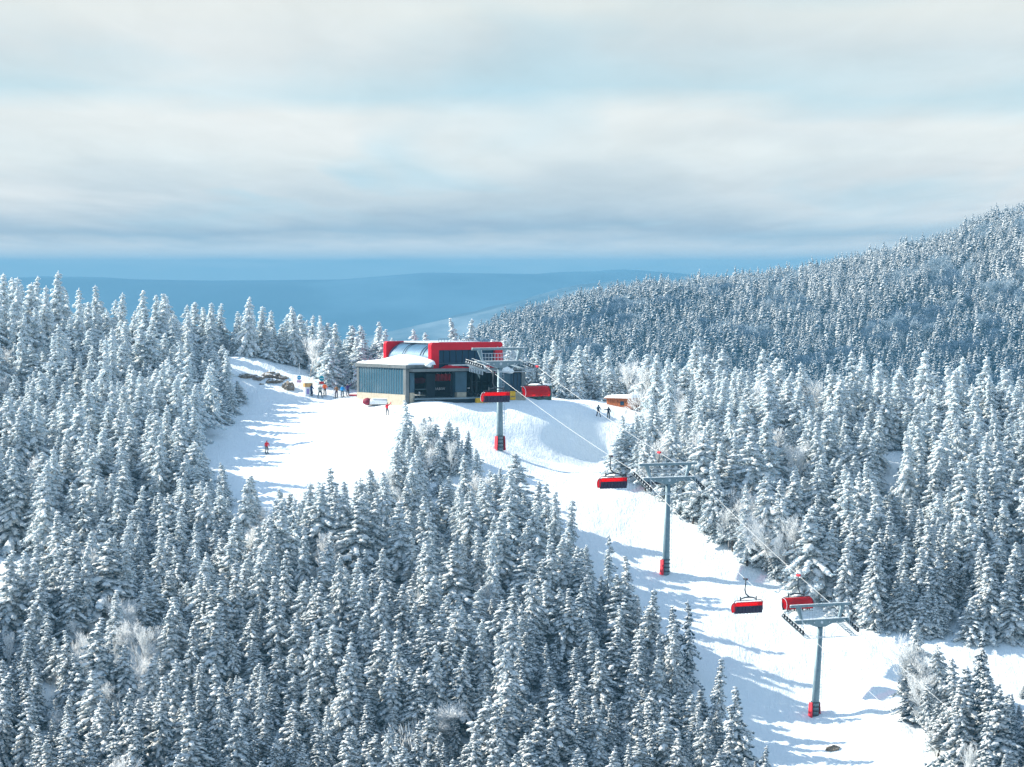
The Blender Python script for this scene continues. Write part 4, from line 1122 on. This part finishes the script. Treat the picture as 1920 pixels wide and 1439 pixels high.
def on_rope(sgn, px):
    best = None
    for a, b_ in zip(ROPE[sgn], ROPE[sgn][1:]):
        pa, pb = proj(*a)[0], proj(*b_)[0]
        if (pa - px) * (pb - px) <= 0 and abs(pa - pb) > 1e-6:
            return a.lerp(b_, (px - pa) / (pb - pa))
    return ROPE[sgn][0]

# ------------------------------------------------------------------ chairs
def bubble_material():
    m = bpy.data.materials.new('red_bubble'); m.use_nodes = True
    t = NT(m.node_tree); b = m.node_tree.nodes['Principled BSDF']
    b.inputs['Base Color'].default_value = (0.6, 0.004, 0.015, 1); b.inputs['Roughness'].default_value = 0.22; b.inputs['Coat Weight'].default_value = .15; b.inputs['Specular IOR Level'].default_value = .3
    tr = t.n('ShaderNodeBsdfTransparent'); tr.inputs[0].default_value = (1.0, 0.10, 0.09, 1)
    tl = t.n('ShaderNodeBsdfTranslucent'); tl.inputs[0].default_value = (0.9, 0.01, 0.02, 1)
    m1 = t.n('ShaderNodeMixShader', inp={0: 0.45, 1: b.outputs[0], 2: tl.outputs[0]})
    m2 = t.n('ShaderNodeMixShader', inp={0: 0.30, 1: m1.outputs[0], 2: tr.outputs[0]})
    t.L.new(m2.outputs[0], m.node_tree.nodes['Material Output'].inputs[0]); return m
M['bubble'] = bubble_material(); M['backrest'] = mat('purple_black_padding', (0.028, 0.016, 0.045), .6, 0, (2, .3))
CW = 2.08   # half width
def make_chair(loc, rz, label, front, raised=False, hoff=-.4, swing=2.15):
    """origin at the grip on the rope; the rider side is -y when front"""
    e = empty('lift_chair', loc, rz, label, 'chairlift chair', 'eight seat bubble chairs on the lift')
    s = -1 if front else 1
    MB().box((-.12, -.35, -.12), (.12, .35, .14), M['red_pad'] if front else M['steel_dark']).build('grip', e, bevel=.03)
    MB().tube([(0, -.5, .02), (0, .5, .10)], .05, M['dark_red'], 5).build('grip_lever', e)
    x0 = -hoff
    MB().tube([(0, 0, -.05), (-.02, 0, -.7), (-.10, 0, -1.3), (.05, 0, -1.8), (.35 + x0 * .4, 0, -swing), (x0 + .3, 0, -swing - .08)], [.07, .075, .08, .085, .08, .07], M['steel_dark'], 7).build('hanger', e, True)
    zt_ = -swing - .08; xl, xr = x0 - CW, x0 + CW
    MB().tube([(x0 - 1.25, 0, zt_ - .22), (x0 - .6, 0, zt_ - .02), (x0, 0, zt_ + .03), (x0 + .6, 0, zt_ - .02), (x0 + 1.25, 0, zt_ - .22)], [.06, .09, .1, .09, .06], M['steel_dark'], 7).build('spreader', e, True)
    for sx in (-1.15, 1.15):
        MB().box((x0 + sx - .05, -.07, zt_ - .38), (x0 + sx + .05, .07, zt_ + .12), M['steel_dark']).build('spreader_mount', e)
    zf = zt_ - .36; zb = zf - 1.72
    lp = []
    r = .28
    for (cx_, cz_, a0) in ((xl + r, zf - r, math.pi), (xr - r, zf - r, math.pi / 2)):
        for t in np.linspace(0, math.pi / 2, 5): lp.append((cx_ + r * math.cos(a0 - t), 0, cz_ + r * math.sin(a0 - t)))
    lp = [(xl + .12, s * .1, zb + .12), (xl - .02, 0, zb + .6)] + lp + [(xr + .02, 0, zb + .6), (xr - .12, s * .1, zb + .12)]
    MB().tube(lp, .045, M['steel_dark'], 6).build('frame', e, True)
    # bench and backrest
    zs = zb + .30
    MB().box((xl + .2, min(0, s * .55), zs), (xr - .2, max(0, s * .55), zs + .12), M['black']).build('seat', e, bevel=.04)
    sw = (2 * CW - .4) / 8
    for k in range(8):
        a = xl + .2 + k * sw; wb = (2 * CW - .16) / 8; a2 = xl + .08 + k * wb
        MB().box((a2 + .01, min(-s * .14, -s * .02), zs - .16), (a2 + wb - .01, max(-s * .14, -s * .02), zs + .74), M['backrest']).build('backrest', e, bevel=.05)
        MB().box((a + .06, s * .02, zs - .03), (a + sw - .06, s * .5, zs - .005), M['steel_dark']).build('seat_pan', e)
        MB().tube([(a + sw / 2, s * .50, zs - .02), (a + sw / 2, s * .58, zs - .30)], .03, M['steel_dark'], 4).build('footrest_stem', e)
    # bubble: profile in the y-z plane, swept across
    if raised:
        ang = np.linspace(R(100), R(185), 10); cy_, cz_ = -s * .35, zt_ - .95; rr = 1.05
    else:
        ang = np.linspace(R(112), R(-38), 14); rr = .88 if front else .80; cy_, cz_ = s * .0, (zf - 0.95) if front else zf - 1.00
    pf = [(s * math.cos(a) * rr * (1.05 if not raised else 1) + cy_, cz_ + math.sin(a) * rr) for a in ang]
    V = []; n = len(pf); nxs = 9
    for j in range(nxs):
        xx = xl + .10 + (xr - xl - .20) * j / (nxs - 1)
        V += [(xx, p[0], p[1]) for p in pf]
    Fz = [(j*n + i, j*n + i + 1, (j+1)*n + i + 1, (j+1)*n + i) for j in range(nxs - 1) for i in range(n - 1)]
    if not raised:
        b = MB().add(V, Fz, M['bubble']); o = b.build('bubble', e, True)
        sd_ = o.modifiers.new('thickness', 'SOLIDIFY'); sd_.thickness = .02
    for xx in (xl + .09, xr - .09):
        MB().tube([(xx, p[0], p[1]) for p in pf], .035, M['steel_dark'] if xx > x0 else M['white_paint'], 5).build('bubble_arm', e, True)
    # side cheeks
    for xx in (xl + .14, xr - .14):
        c = [(cy_, cz_ - .3)] + pf
        if not raised: MB().prism([(q[0], q[1]) for q in c], xx - .01, xx + .01, M['bubble'], 'x').build('side_cheek', e)
    e['seat_z'] = zs; e['x0'] = x0; e['s'] = s
    return e
PEOPLE_TODO = []
def chair_on(sgn, px, label, front, **kw):
    p = on_rope(sgn, px); return make_chair(p, LRZ - R(0), label, front, **kw)
ch_a = chair_on(-1, 1398, 'empty red bubble chair hanging left of the lowest tower, seen from behind', False)
ch_b = chair_on(-1, 1145, 'empty red bubble chair hanging over the bright piste left of the middle tower', False)
ch_c = chair_on(-1, 925, 'empty red bubble chair passing right in front of the pole of the upper tower', False, hoff=-.5, swing=2.0)
ch_d = chair_on(1, 1497, 'red bubble chair with several riders seen through the bubble, just above the lowest tower', True, hoff=.35)
ch_e = chair_on(1, 1007, 'dark red bubble chair with one rider whose legs dangle, right of the station', True, hoff=.35)
ch_f = chair_on(1, 1236, 'chair half hidden behind the crossarm of the middle tower', True, raised=True, hoff=.2)

# ------------------------------------------------------------------ people
def person(loc, rz, jacket, pants, label, pose='stand', helmet=(0.02, 0.02, 0.03), hgt=1.78, skis=True, poles=True, arm=None, group=None, board=False):
    k = hgt / 1.78
    if pose == 'sit':
        J = {'pel': (0, 0, .0), 'spi': (0, .03, .28), 'che': (0, .02, .48), 'nec': (0, 0, .60), 'hea': (0, -.03, .72), 'top': (0, -.02, .84),
             'ls': (-.19, 0, .52), 'le': (-.25, -.12, .28), 'lh': (-.16, -.34, .22), 'rs': (.19, 0, .52), 're': (.25, -.12, .28), 'rh': (.16, -.34, .22),
             'lhip': (-.10, 0, -.02), 'lk': (-.12, -.44, .0), 'la': (-.12, -.48, -.42), 'lt': (-.12, -.64, -.50), 'rhip': (.10, 0, -.02), 'rk': (.12, -.44, .0), 'ra': (.12, -.50, -.42), 'rt': (.12, -.66, -.50)}
    else:
        b = .12 if pose == 'ski' else .03
        J = {'pel': (0, .03, .92), 'spi': (0, .01, 1.12), 'che': (0, -b * .4, 1.32), 'nec': (0, -b * .6, 1.46), 'hea': (0, -b * .8, 1.60), 'top': (0, -b * .8, 1.72),
             'ls': (-.19, -b * .4, 1.38), 'le': (-.29, -.06 - b, 1.12), 'lh': (-.27, -.30, .98), 'rs': (.19, -b * .4, 1.38), 're': (.29, -.06 - b, 1.12), 'rh': (.27, -.30, .98),
             'lhip': (-.10, .02, .88), 'lk': (-.13, -.08 - b, .50), 'la': (-.15, .02, .12), 'lt': (-.15, -.17, .05), 'rhip': (.10, .02, .88), 'rk': (.13, -.08 - b, .50), 'ra': (.15, .02, .12), 'rt': (.15, -.17, .05)}
        if pose == 'wide': 
            for a_, s_ in (('l', -1), ('r', 1)):
                J[a_ + 'k'] = (s_ * .20, -.05, .50); J[a_ + 'a'] = (s_ * .30, .02, .12); J[a_ + 't'] = (s_ * .31, -.17, .05)
    if arm == 'up': J['re'] = (.36, -.12, 1.50); J['rh'] = (.50, -.16, 1.76)
    if arm == 'out': J['le'] = (-.42, -.08, 1.30); J['lh'] = (-.68, -.12, 1.36)
    names = list(J); E = [('pel','spi'),('spi','che'),('che','nec'),('nec','hea'),('hea','top'),('che','ls'),('ls','le'),('le','lh'),('che','rs'),('rs','re'),('re','rh'),
                          ('pel','lhip'),('lhip','lk'),('lk','la'),('la','lt'),('pel','rhip'),('rhip','rk'),('rk','ra'),('ra','rt')]
    rad = dict(pel=.15, spi=.15, che=.17, nec=.07, hea=.115, top=.09, ls=.085, le=.065, lh=.06, rs=.085, re=.065, rh=.06, lhip=.11, lk=.085, la=.075, lt=.055, rhip=.11, rk=.085, ra=.075, rt=.055)
    e = empty('person', loc, rz, label, 'person', group)
    me = bpy.data.meshes.new('body'); me.from_pydata([tuple(c * k for c in J[n]) for n in names], [(names.index(a), names.index(b)) for a, b in E], [])
    o = bpy.data.objects.new('body_tmp', me); COL.objects.link(o)
    sk = o.modifiers.new('skin', 'SKIN'); sb = o.modifiers.new('sub', 'SUBSURF'); sb.levels = 1; sb.render_levels = 1
    for i, n in enumerate(names):
        sv = me.skin_vertices[0].data[i]; sv.radius = (rad[n] * k, rad[n] * k); sv.use_root = (n == 'pel')
    dg = bpy.context.evaluated_depsgraph_get(); dg.update()
    m2 = bpy.data.meshes.new_from_object(o.evaluated_get(dg)); bpy.data.objects.remove(o)
    mj = mat('jacket', jacket, .8, 0, (6, .15)); mp_ = mat('trousers', pants, .85, 0, (6, .15)); mh = mat('helmet', helmet, .35)
    for m in (mj, mp_, mh, M['skin'], M['black']):
        m2.materials.append(m)
    off = 0 if pose == 'sit' else .90
    for p in m2.polygons:
        c = p.center / k
        if c.z > (.66 if pose == 'sit' else 1.52):
            p.material_index = 3 if (c.y < -.09 and c.z < (.74 if pose == 'sit' else 1.60)) else 2
            if arm == 'up' and c.x > .25: p.material_index = 0
        elif (pose == 'sit' and (c.z < .08 and c.y < .2 and not (c.y > -.05 and c.z > .05))) or (pose != 'sit' and c.z < .93 and abs(c.x) < .23): p.material_index = 1
        else: p.material_index = 0
        if (pose != 'sit' and c.z < .2) or (pose == 'sit' and c.z < -.34): p.material_index = 4
        p.use_smooth = True
    body = bpy.data.objects.new('body', m2); COL.objects.link(body); body.parent = e
    gz = (.60 if pose == 'sit' else 1.62) * k
    zg_ = (.735 if pose == 'sit' else 1.615) * k
    MB().box((-.085 * k, -.135 * k + (J['hea'][1]) * k * 1.0, zg_ - .03), (.085 * k, -.08 * k + J['hea'][1] * k, zg_ + .04), M['black']).build('goggles', e, bevel=.02)
    if skis:
        for s_ in ('l', 'r'):
            a = Vector(J[s_ + 'a']) * k; ms = M['dark_red'] if skis == 2 else M['steel_dark']
            zz_ = a.z - .13 if pose == 'sit' else 0.0
            MB().add([(a.x - .05, a.y - .85, zz_ + .12), (a.x + .05, a.y - .85, zz_ + .12), (a.x + .05, a.y - .65, zz_), (a.x - .05, a.y - .65, zz_), (a.x + .045, a.y + .75, zz_), (a.x - .045, a.y + .75, zz_),
                      (a.x - .05, a.y - .85, zz_ + .14), (a.x + .05, a.y - .85, zz_ + .14), (a.x + .05, a.y - .65, zz_ + .03), (a.x - .05, a.y - .65, zz_ + .03), (a.x + .045, a.y + .75, zz_ + .03), (a.x - .045, a.y + .75, zz_ + .03)],
                     [(0,1,2,3),(3,2,4,5),(6,9,8,7),(9,11,10,8),(0,3,9,6),(1,7,8,2),(3,5,11,9),(2,8,10,4),(0,6,7,1),(5,4,10,11)], ms).build('ski', e)
    if poles:
        for s_ in ('lh', 'rh'):
            h_ = Vector(J[s_]) * k
            d_ = Vector((0.06 if s_ == 'rh' else -.06, .35, -.98)) if not (arm == 'up' and s_ == 'rh') else Vector((.05, -.3, -.9))
            MB().tube([h_ + Vector((0, 0, .08)), h_ + d_.normalized() * .95], .014, M['steel_dark'], 4).build('ski_pole', e)
    return e
def stand(px, py, *a, dz=0.0, **kw):
    p = ground_at(px, py); p.z += dz
    return person(p, *a, **kw)
CAM = 0.0
stand(500, 851, R(15), (0.75, 0.015, 0.03), (0.16, 0.10, 0.07), 'skier in red jacket and brown trousers gliding alone on the upper piste', pose='ski', helmet=(.6, .02, .03), hgt=1.85)
stand(726, 779, R(25), (0.75, 0.03, 0.05), (0.10, 0.10, 0.12), 'person in red jacket and dark trousers raising one arm below the station corner', arm='up', helmet=(.06, .05, .06), hgt=1.85)
stand(584, 744, R(60), (0.01, 0.045, 0.14), (0.01, 0.03, 0.08), 'person in navy jacket standing beside the tan topped booth', poles=False, hgt=1.8, skis=False)
stand(600, 746, R(5), (0.22, 0.26, 0.24), (0.02, 0.04, 0.06), 'skier in grey green jacket with legs apart, second from the booth', pose='wide', helmet=(.5, .2, .18), hgt=1.8)
stand(609, 742, R(170), (0.95, 0.13, 0.015), (0.01, 0.02, 0.05), 'person in bright orange jacket under the teal and red sign', poles=False, hgt=1.9)
stand(631, 746, R(-20), (0.26, 0.13, 0.06), (0.03, 0.02, 0.07), 'person in brown jacket in the middle of the waiting group', hgt=1.85)
stand(642, 745, R(20), (0.02, 0.33, 0.75), (0.02, 0.08, 0.14), 'person in bright blue jacket and pale blue helmet', helmet=(.35, .7, .9), hgt=1.75)
stand(652, 743, R(10), (0.07, 0.03, 0.14), (0.03, 0.04, 0.08), 'person in dark purple jacket nearest to the station wall', helmet=(.5, .5, .55), hgt=1.85, arm='up')
stand(1122, 783, R(150), (0.02, 0.05, 0.08), (0.07, 0.05, 0.06), 'left one of the dark clothed pair below the hut, feet apart', pose='wide', poles=False, skis=False, hgt=1.85)
stand(1141, 787, R(10), (0.02, 0.03, 0.05), (0.02, 0.035, 0.04), 'person in black clothes stretching an arm out on the slope crest below the hut', arm='out', poles=False, skis=False, hgt=1.8)
stand(545, 956, R(0), (0.25, 0.08, 0.08), (0.03, 0.03, 0.05), 'skier half hidden at the lower lip of the bright piste', hgt=1.7, dz=0.0)
def rider(ch, off, jacket, pants, label, hel):
    p = ch.location + LU * (ch['x0'] + off) - LV * 0.18; p.z += ch['seat_z'] + .24
    return person(p, LRZ, jacket, pants, label, pose='sit', helmet=hel, poles=False)
rider(ch_d, -1.55, (.06, .05, .06), (.02, .03, .05), 'rider at the left end of the bubble chair above the lowest tower', (.02, .02, .02))
rider(ch_d, -.55, (.10, .03, .03), (.04, .03, .04), 'second rider from the left under the red bubble above the lowest tower', (.03, .02, .02))
rider(ch_d, .35, (.05, .05, .09), (.03, .03, .04), 'third rider from the left under the red bubble above the lowest tower', (.02, .02, .03))
rider(ch_d, 1.4, (.12, .08, .05), (.02, .02, .03), 'rider at the right end under the red bubble above the lowest tower', (.02, .02, .02))
rider(ch_e, .75, (.3, .03, .03), (.02, .03, .05), 'lone rider under the dark red bubble right of the station', (.4, .02, .02))

# ------------------------------------------------------------------ booth, signs, sled, hut, rocks
p = ground_at(577, 742); e = empty('ticket_booth', p, R(20), 'small booth with a tan top panel and white purple front beside the navy person', 'booth')
MB().box((-.5, -.35, -.3), (.5, .35, 1.15), M['white_paint']).build('body', e); MB().box((-.28, -.372, 0.1), (.1, -.352, .9), mat('purple_print', (.30, .25, .55), .6)).build('poster', e)
MB().box((-.62, -.45, 1.155), (.62, .45, 1.72), M['wood_tan']).build('top_panel', e, bevel=.03); MB().box((-.64, -.47, 1.73), (.64, .47, 1.82), M['roof_snow']).build('snow_cap', e, bevel=.03)
def sign(px, py, ytop, disc_c, c2, label, r=.42, n=1):
    p = ground_at(px, py); s_ = F / p.y; hz_ = (py - ytop) / s_
    e = empty('trail_sign', p, R(-10), label, 'sign')
    MB().tube([(0, .05, -.3), (0, .05, hz_ + 2.2)], .045, M['steel_frost'], 6).build('post', e)
    MB().tube([(0, -.03, hz_), (0, .0, hz_)], r, disc_c, 20).build('panel', e)
    MB().box((-.36, -.04, hz_ - r - .42), (.36, 0, hz_ - r - .04), c2).build('panel', e)
    MB().box((-.30, -.035, hz_ - .03), (.30, -.031, hz_ + .03), M['white_mark']).build('stripe', e)
    return e
sign(603, 738, 711, mat('teal_sign', (.01, .28, .36), .5), mat('sign_red', (.5, .03, .04), .5), 'round teal sign over a small red panel on a post beside the orange jacket', .40)
sign(561, 736, 709, mat('sign_blue', (.02, .30, .55), .5), mat('pink_panel', (.75, .45, .6), .5), 'round blue sign with pink panel on a post by the rocky mound', .32)
yh = 540.5; p = Vector(((706 - PX0) / F * yh, yh, 0)); p.z = HZ(p.x, p.y) + .1; e = empty('rescue_sled', p, R(-12), 'long white covered sled with a dark red rounded hood parked by the station wall', 'sled')
b = MB(); L_ = 4.0
V = []; ring = [(-.5, 0), (-.5, .45), (-.3, .72), (.3, .72), (.5, .45), (.5, 0)]
for i, (x_, f_) in enumerate(((-.9, .95), (-.6, 1.05), (1.5, 1.0), (2.5, .8), (2.75, .45))): V += [(x_, q[0] * f_, .05 + q[1] * f_) for q in ring]
Fz = [(i*6 + j, i*6 + (j+1) % 6, (i+1)*6 + (j+1) % 6, (i+1)*6 + j) for i in range(4) for j in range(6)] + [(5,4,3,2,1,0), (24,25,26,27,28,29)]
b.add(V, Fz, M['white_paint']); b.build('cover', e, bevel=.03)
MB().box((-.6, -.42, .80), (2.0, .42, .92), M['roof_snow']).build('snow_cap', e, bevel=.05)
tm_ = TreeMesh(); tm_.clump(ICO1, np.array([-1.35, 0, .42]), np.array([1., 0, 0]), (.75, .55, .55), rng, .15, -2)
o = bpy.data.objects.new('hood', tm_.build('hood', [M['dark_red']])); COL.objects.link(o); o.parent = e
MB().tube([(2.7, 0, .35), (3.05, 0, .35)], .2, M['wood_tan'], 8).build('nose', e)
for s_ in (-.3, .3): MB().box((-1.6, s_ - .05, -.05), (2.5, s_ + .05, .04), M['steel_dark']).build('runner', e)
p = ground_at(664, 743); b = MB(); b.box((-.7, -.2, -.1), (.7, .2, .22), M['red_pad']); o = b.build('safety_pad', None, bevel=.06); o.location = p; tag(o, 'small red pad lying in the snow at the left foot of the station', 'safety pad')

yh = 549.0; p = Vector(((1170 - PX0) / F * yh, yh, (HOR - 765) / F * yh)); e = empty('wooden_hut', (p.x, p.y, p.z), R(-32), 'low orange brown wooden hut with thick snow on its roof', 'hut')
wl, wd_, wh = 2.05, 1.55, 1.35
MB().box((-wl, -wd_, -.8), (wl, wd_, wh), M['wood_orange']).build('wall', e)
nb = 11
for k in range(nb):
    a = -wl + 2 * wl * k / nb; MB().box((a + .02, -wd_ - .035, -.5), (a + 2 * wl / nb - .02, -wd_ - .003, wh), M['wood_orange']).build('plank', e)
for k in range(8):
    a = -wd_ + 2 * wd_ * k / 8; MB().box((wl + .003, a + .02, -.5), (wl + .035, a + 2 * wd_ / 8 - .02, wh), M['wood_orange']).build('plank', e)
MB().box((.3, -wd_ - .07, .45), (.9, -wd_ - .04, 1.0), M['glass']).build('window', e)
b = MB(); b.prism([(-wl - .3, wh), (wl + .3, wh), (wl + .3, wh + .12), (-wl - .3, wh + .12)], -wd_ - .3, wd_ + .3, M['wood_orange']); b.build('roof', e)
V = []; Fq = []
for j in range(9):
    for i in range(12):
        a, c = i / 11, j / 8; ed = min(a, 1 - a, c, 1 - c)
        V.append((-wl - .33 + a * (2 * wl + .66), -wd_ - .33 + c * (2 * wd_ + .66), wh + .125 + (0 if ed == 0 else .38 + .12 * math.sin(a * 3.1) * math.sin(c * 3.1))))
for j in range(8):
    for i in range(11): Fq.append((j*12+i, j*12+i+1, (j+1)*12+i+1, (j+1)*12+i))
MB().add(V, Fq, M['roof_snow']).build('roof_snow', e, True)

M['rock'] = mat('grey_brown_rock', (0.24, 0.20, 0.16), 0.95, 0, (1.6, .5), (4, .9, .15))
def rock(px, py, r, stretch, label, seed, dk=1.0, dz=0.0):
    p = ground_at(px, py); rg = np.random.default_rng(seed); v, f = ico(3)
    d = 1 + 0.55 * (fbm(v[:, 0] * 2.3 + seed, v[:, 1] * 2.3 + v[:, 2] * 1.7, seed, 4))
    v = v * d[:, None] * np.array(stretch) * r
    n = np.cross(v[f[:, 1]] - v[f[:, 0]], v[f[:, 2]] - v[f[:, 0]]); nz = n[:, 2] / (np.linalg.norm(n, axis=1) + 1e-9)
    t = TreeMesh(); t.add(v, f, np.where(nz > (.86 if seed != 8 else 2), 1, 0)); me = t.build('boulder', [M['rock'], M['roof_snow']], False)
    o = bpy.data.objects.new('boulder', me); COL.objects.link(o); o.location = p + Vector((0, 0, dz - .12 * r)); o.rotation_euler = (0, 0, rg.random() * .6)
    tag(o, label, 'rock', 'boulders in the snow')
rock(463, 706, .9, (1.5, .9, .5), 'leftmost tan boulder showing in the snowy mound', 1)
rock(483, 712, .75, (1.3, .9, .5), 'low boulder right of the leftmost one in the mound', 2)
rock(506, 705, 1.0, (1.3, .9, .62), 'rounded upper boulder in the middle of the mound', 3)
rock(514, 717, .9, (1.4, .9, .55), 'wide lower boulder in the middle of the mound', 4)
rock(530, 711, .75, (1.2, .8, .7), 'sloping brown boulder right of the middle of the mound', 5)
rock(540, 729, 1.0, (.85, .9, 1.0), 'upright dark boulder at the right end of the mound', 6)
rock(491, 722, .3, (1.3, .8, .5), 'smallest boulder below the middle of the mound', 7)
rock(1562, 1407, .62, (1.2, .9, .8), 'dark rock poking out of the shaded piste below the lowest tower', 8)
print('objects', time.time() - T0)

# ------------------------------------------------------------------ haze
hz = MB().box((-9500, -60, -640), (9500, 22000, 52), None).build('haze')
hm = bpy.data.materials.new('haze_air'); hm.use_nodes = True; hm.node_tree.nodes.clear()
ht = NT(hm.node_tree)
pv = ht.n('ShaderNodeVolumePrincipled'); pv.inputs['Color'].default_value = (0.14, 0.38, 0.56, 1); pv.inputs['Density'].default_value = 0.95e-4
pv.inputs['Anisotropy'].default_value = 0.0
ht.n('ShaderNodeOutputMaterial', inp={'Volume': pv.outputs[0]})
hz.data.materials.clear(); hz.data.materials.append(hm); tag(hz, kind='stuff')
print('done', time.time() - T0)
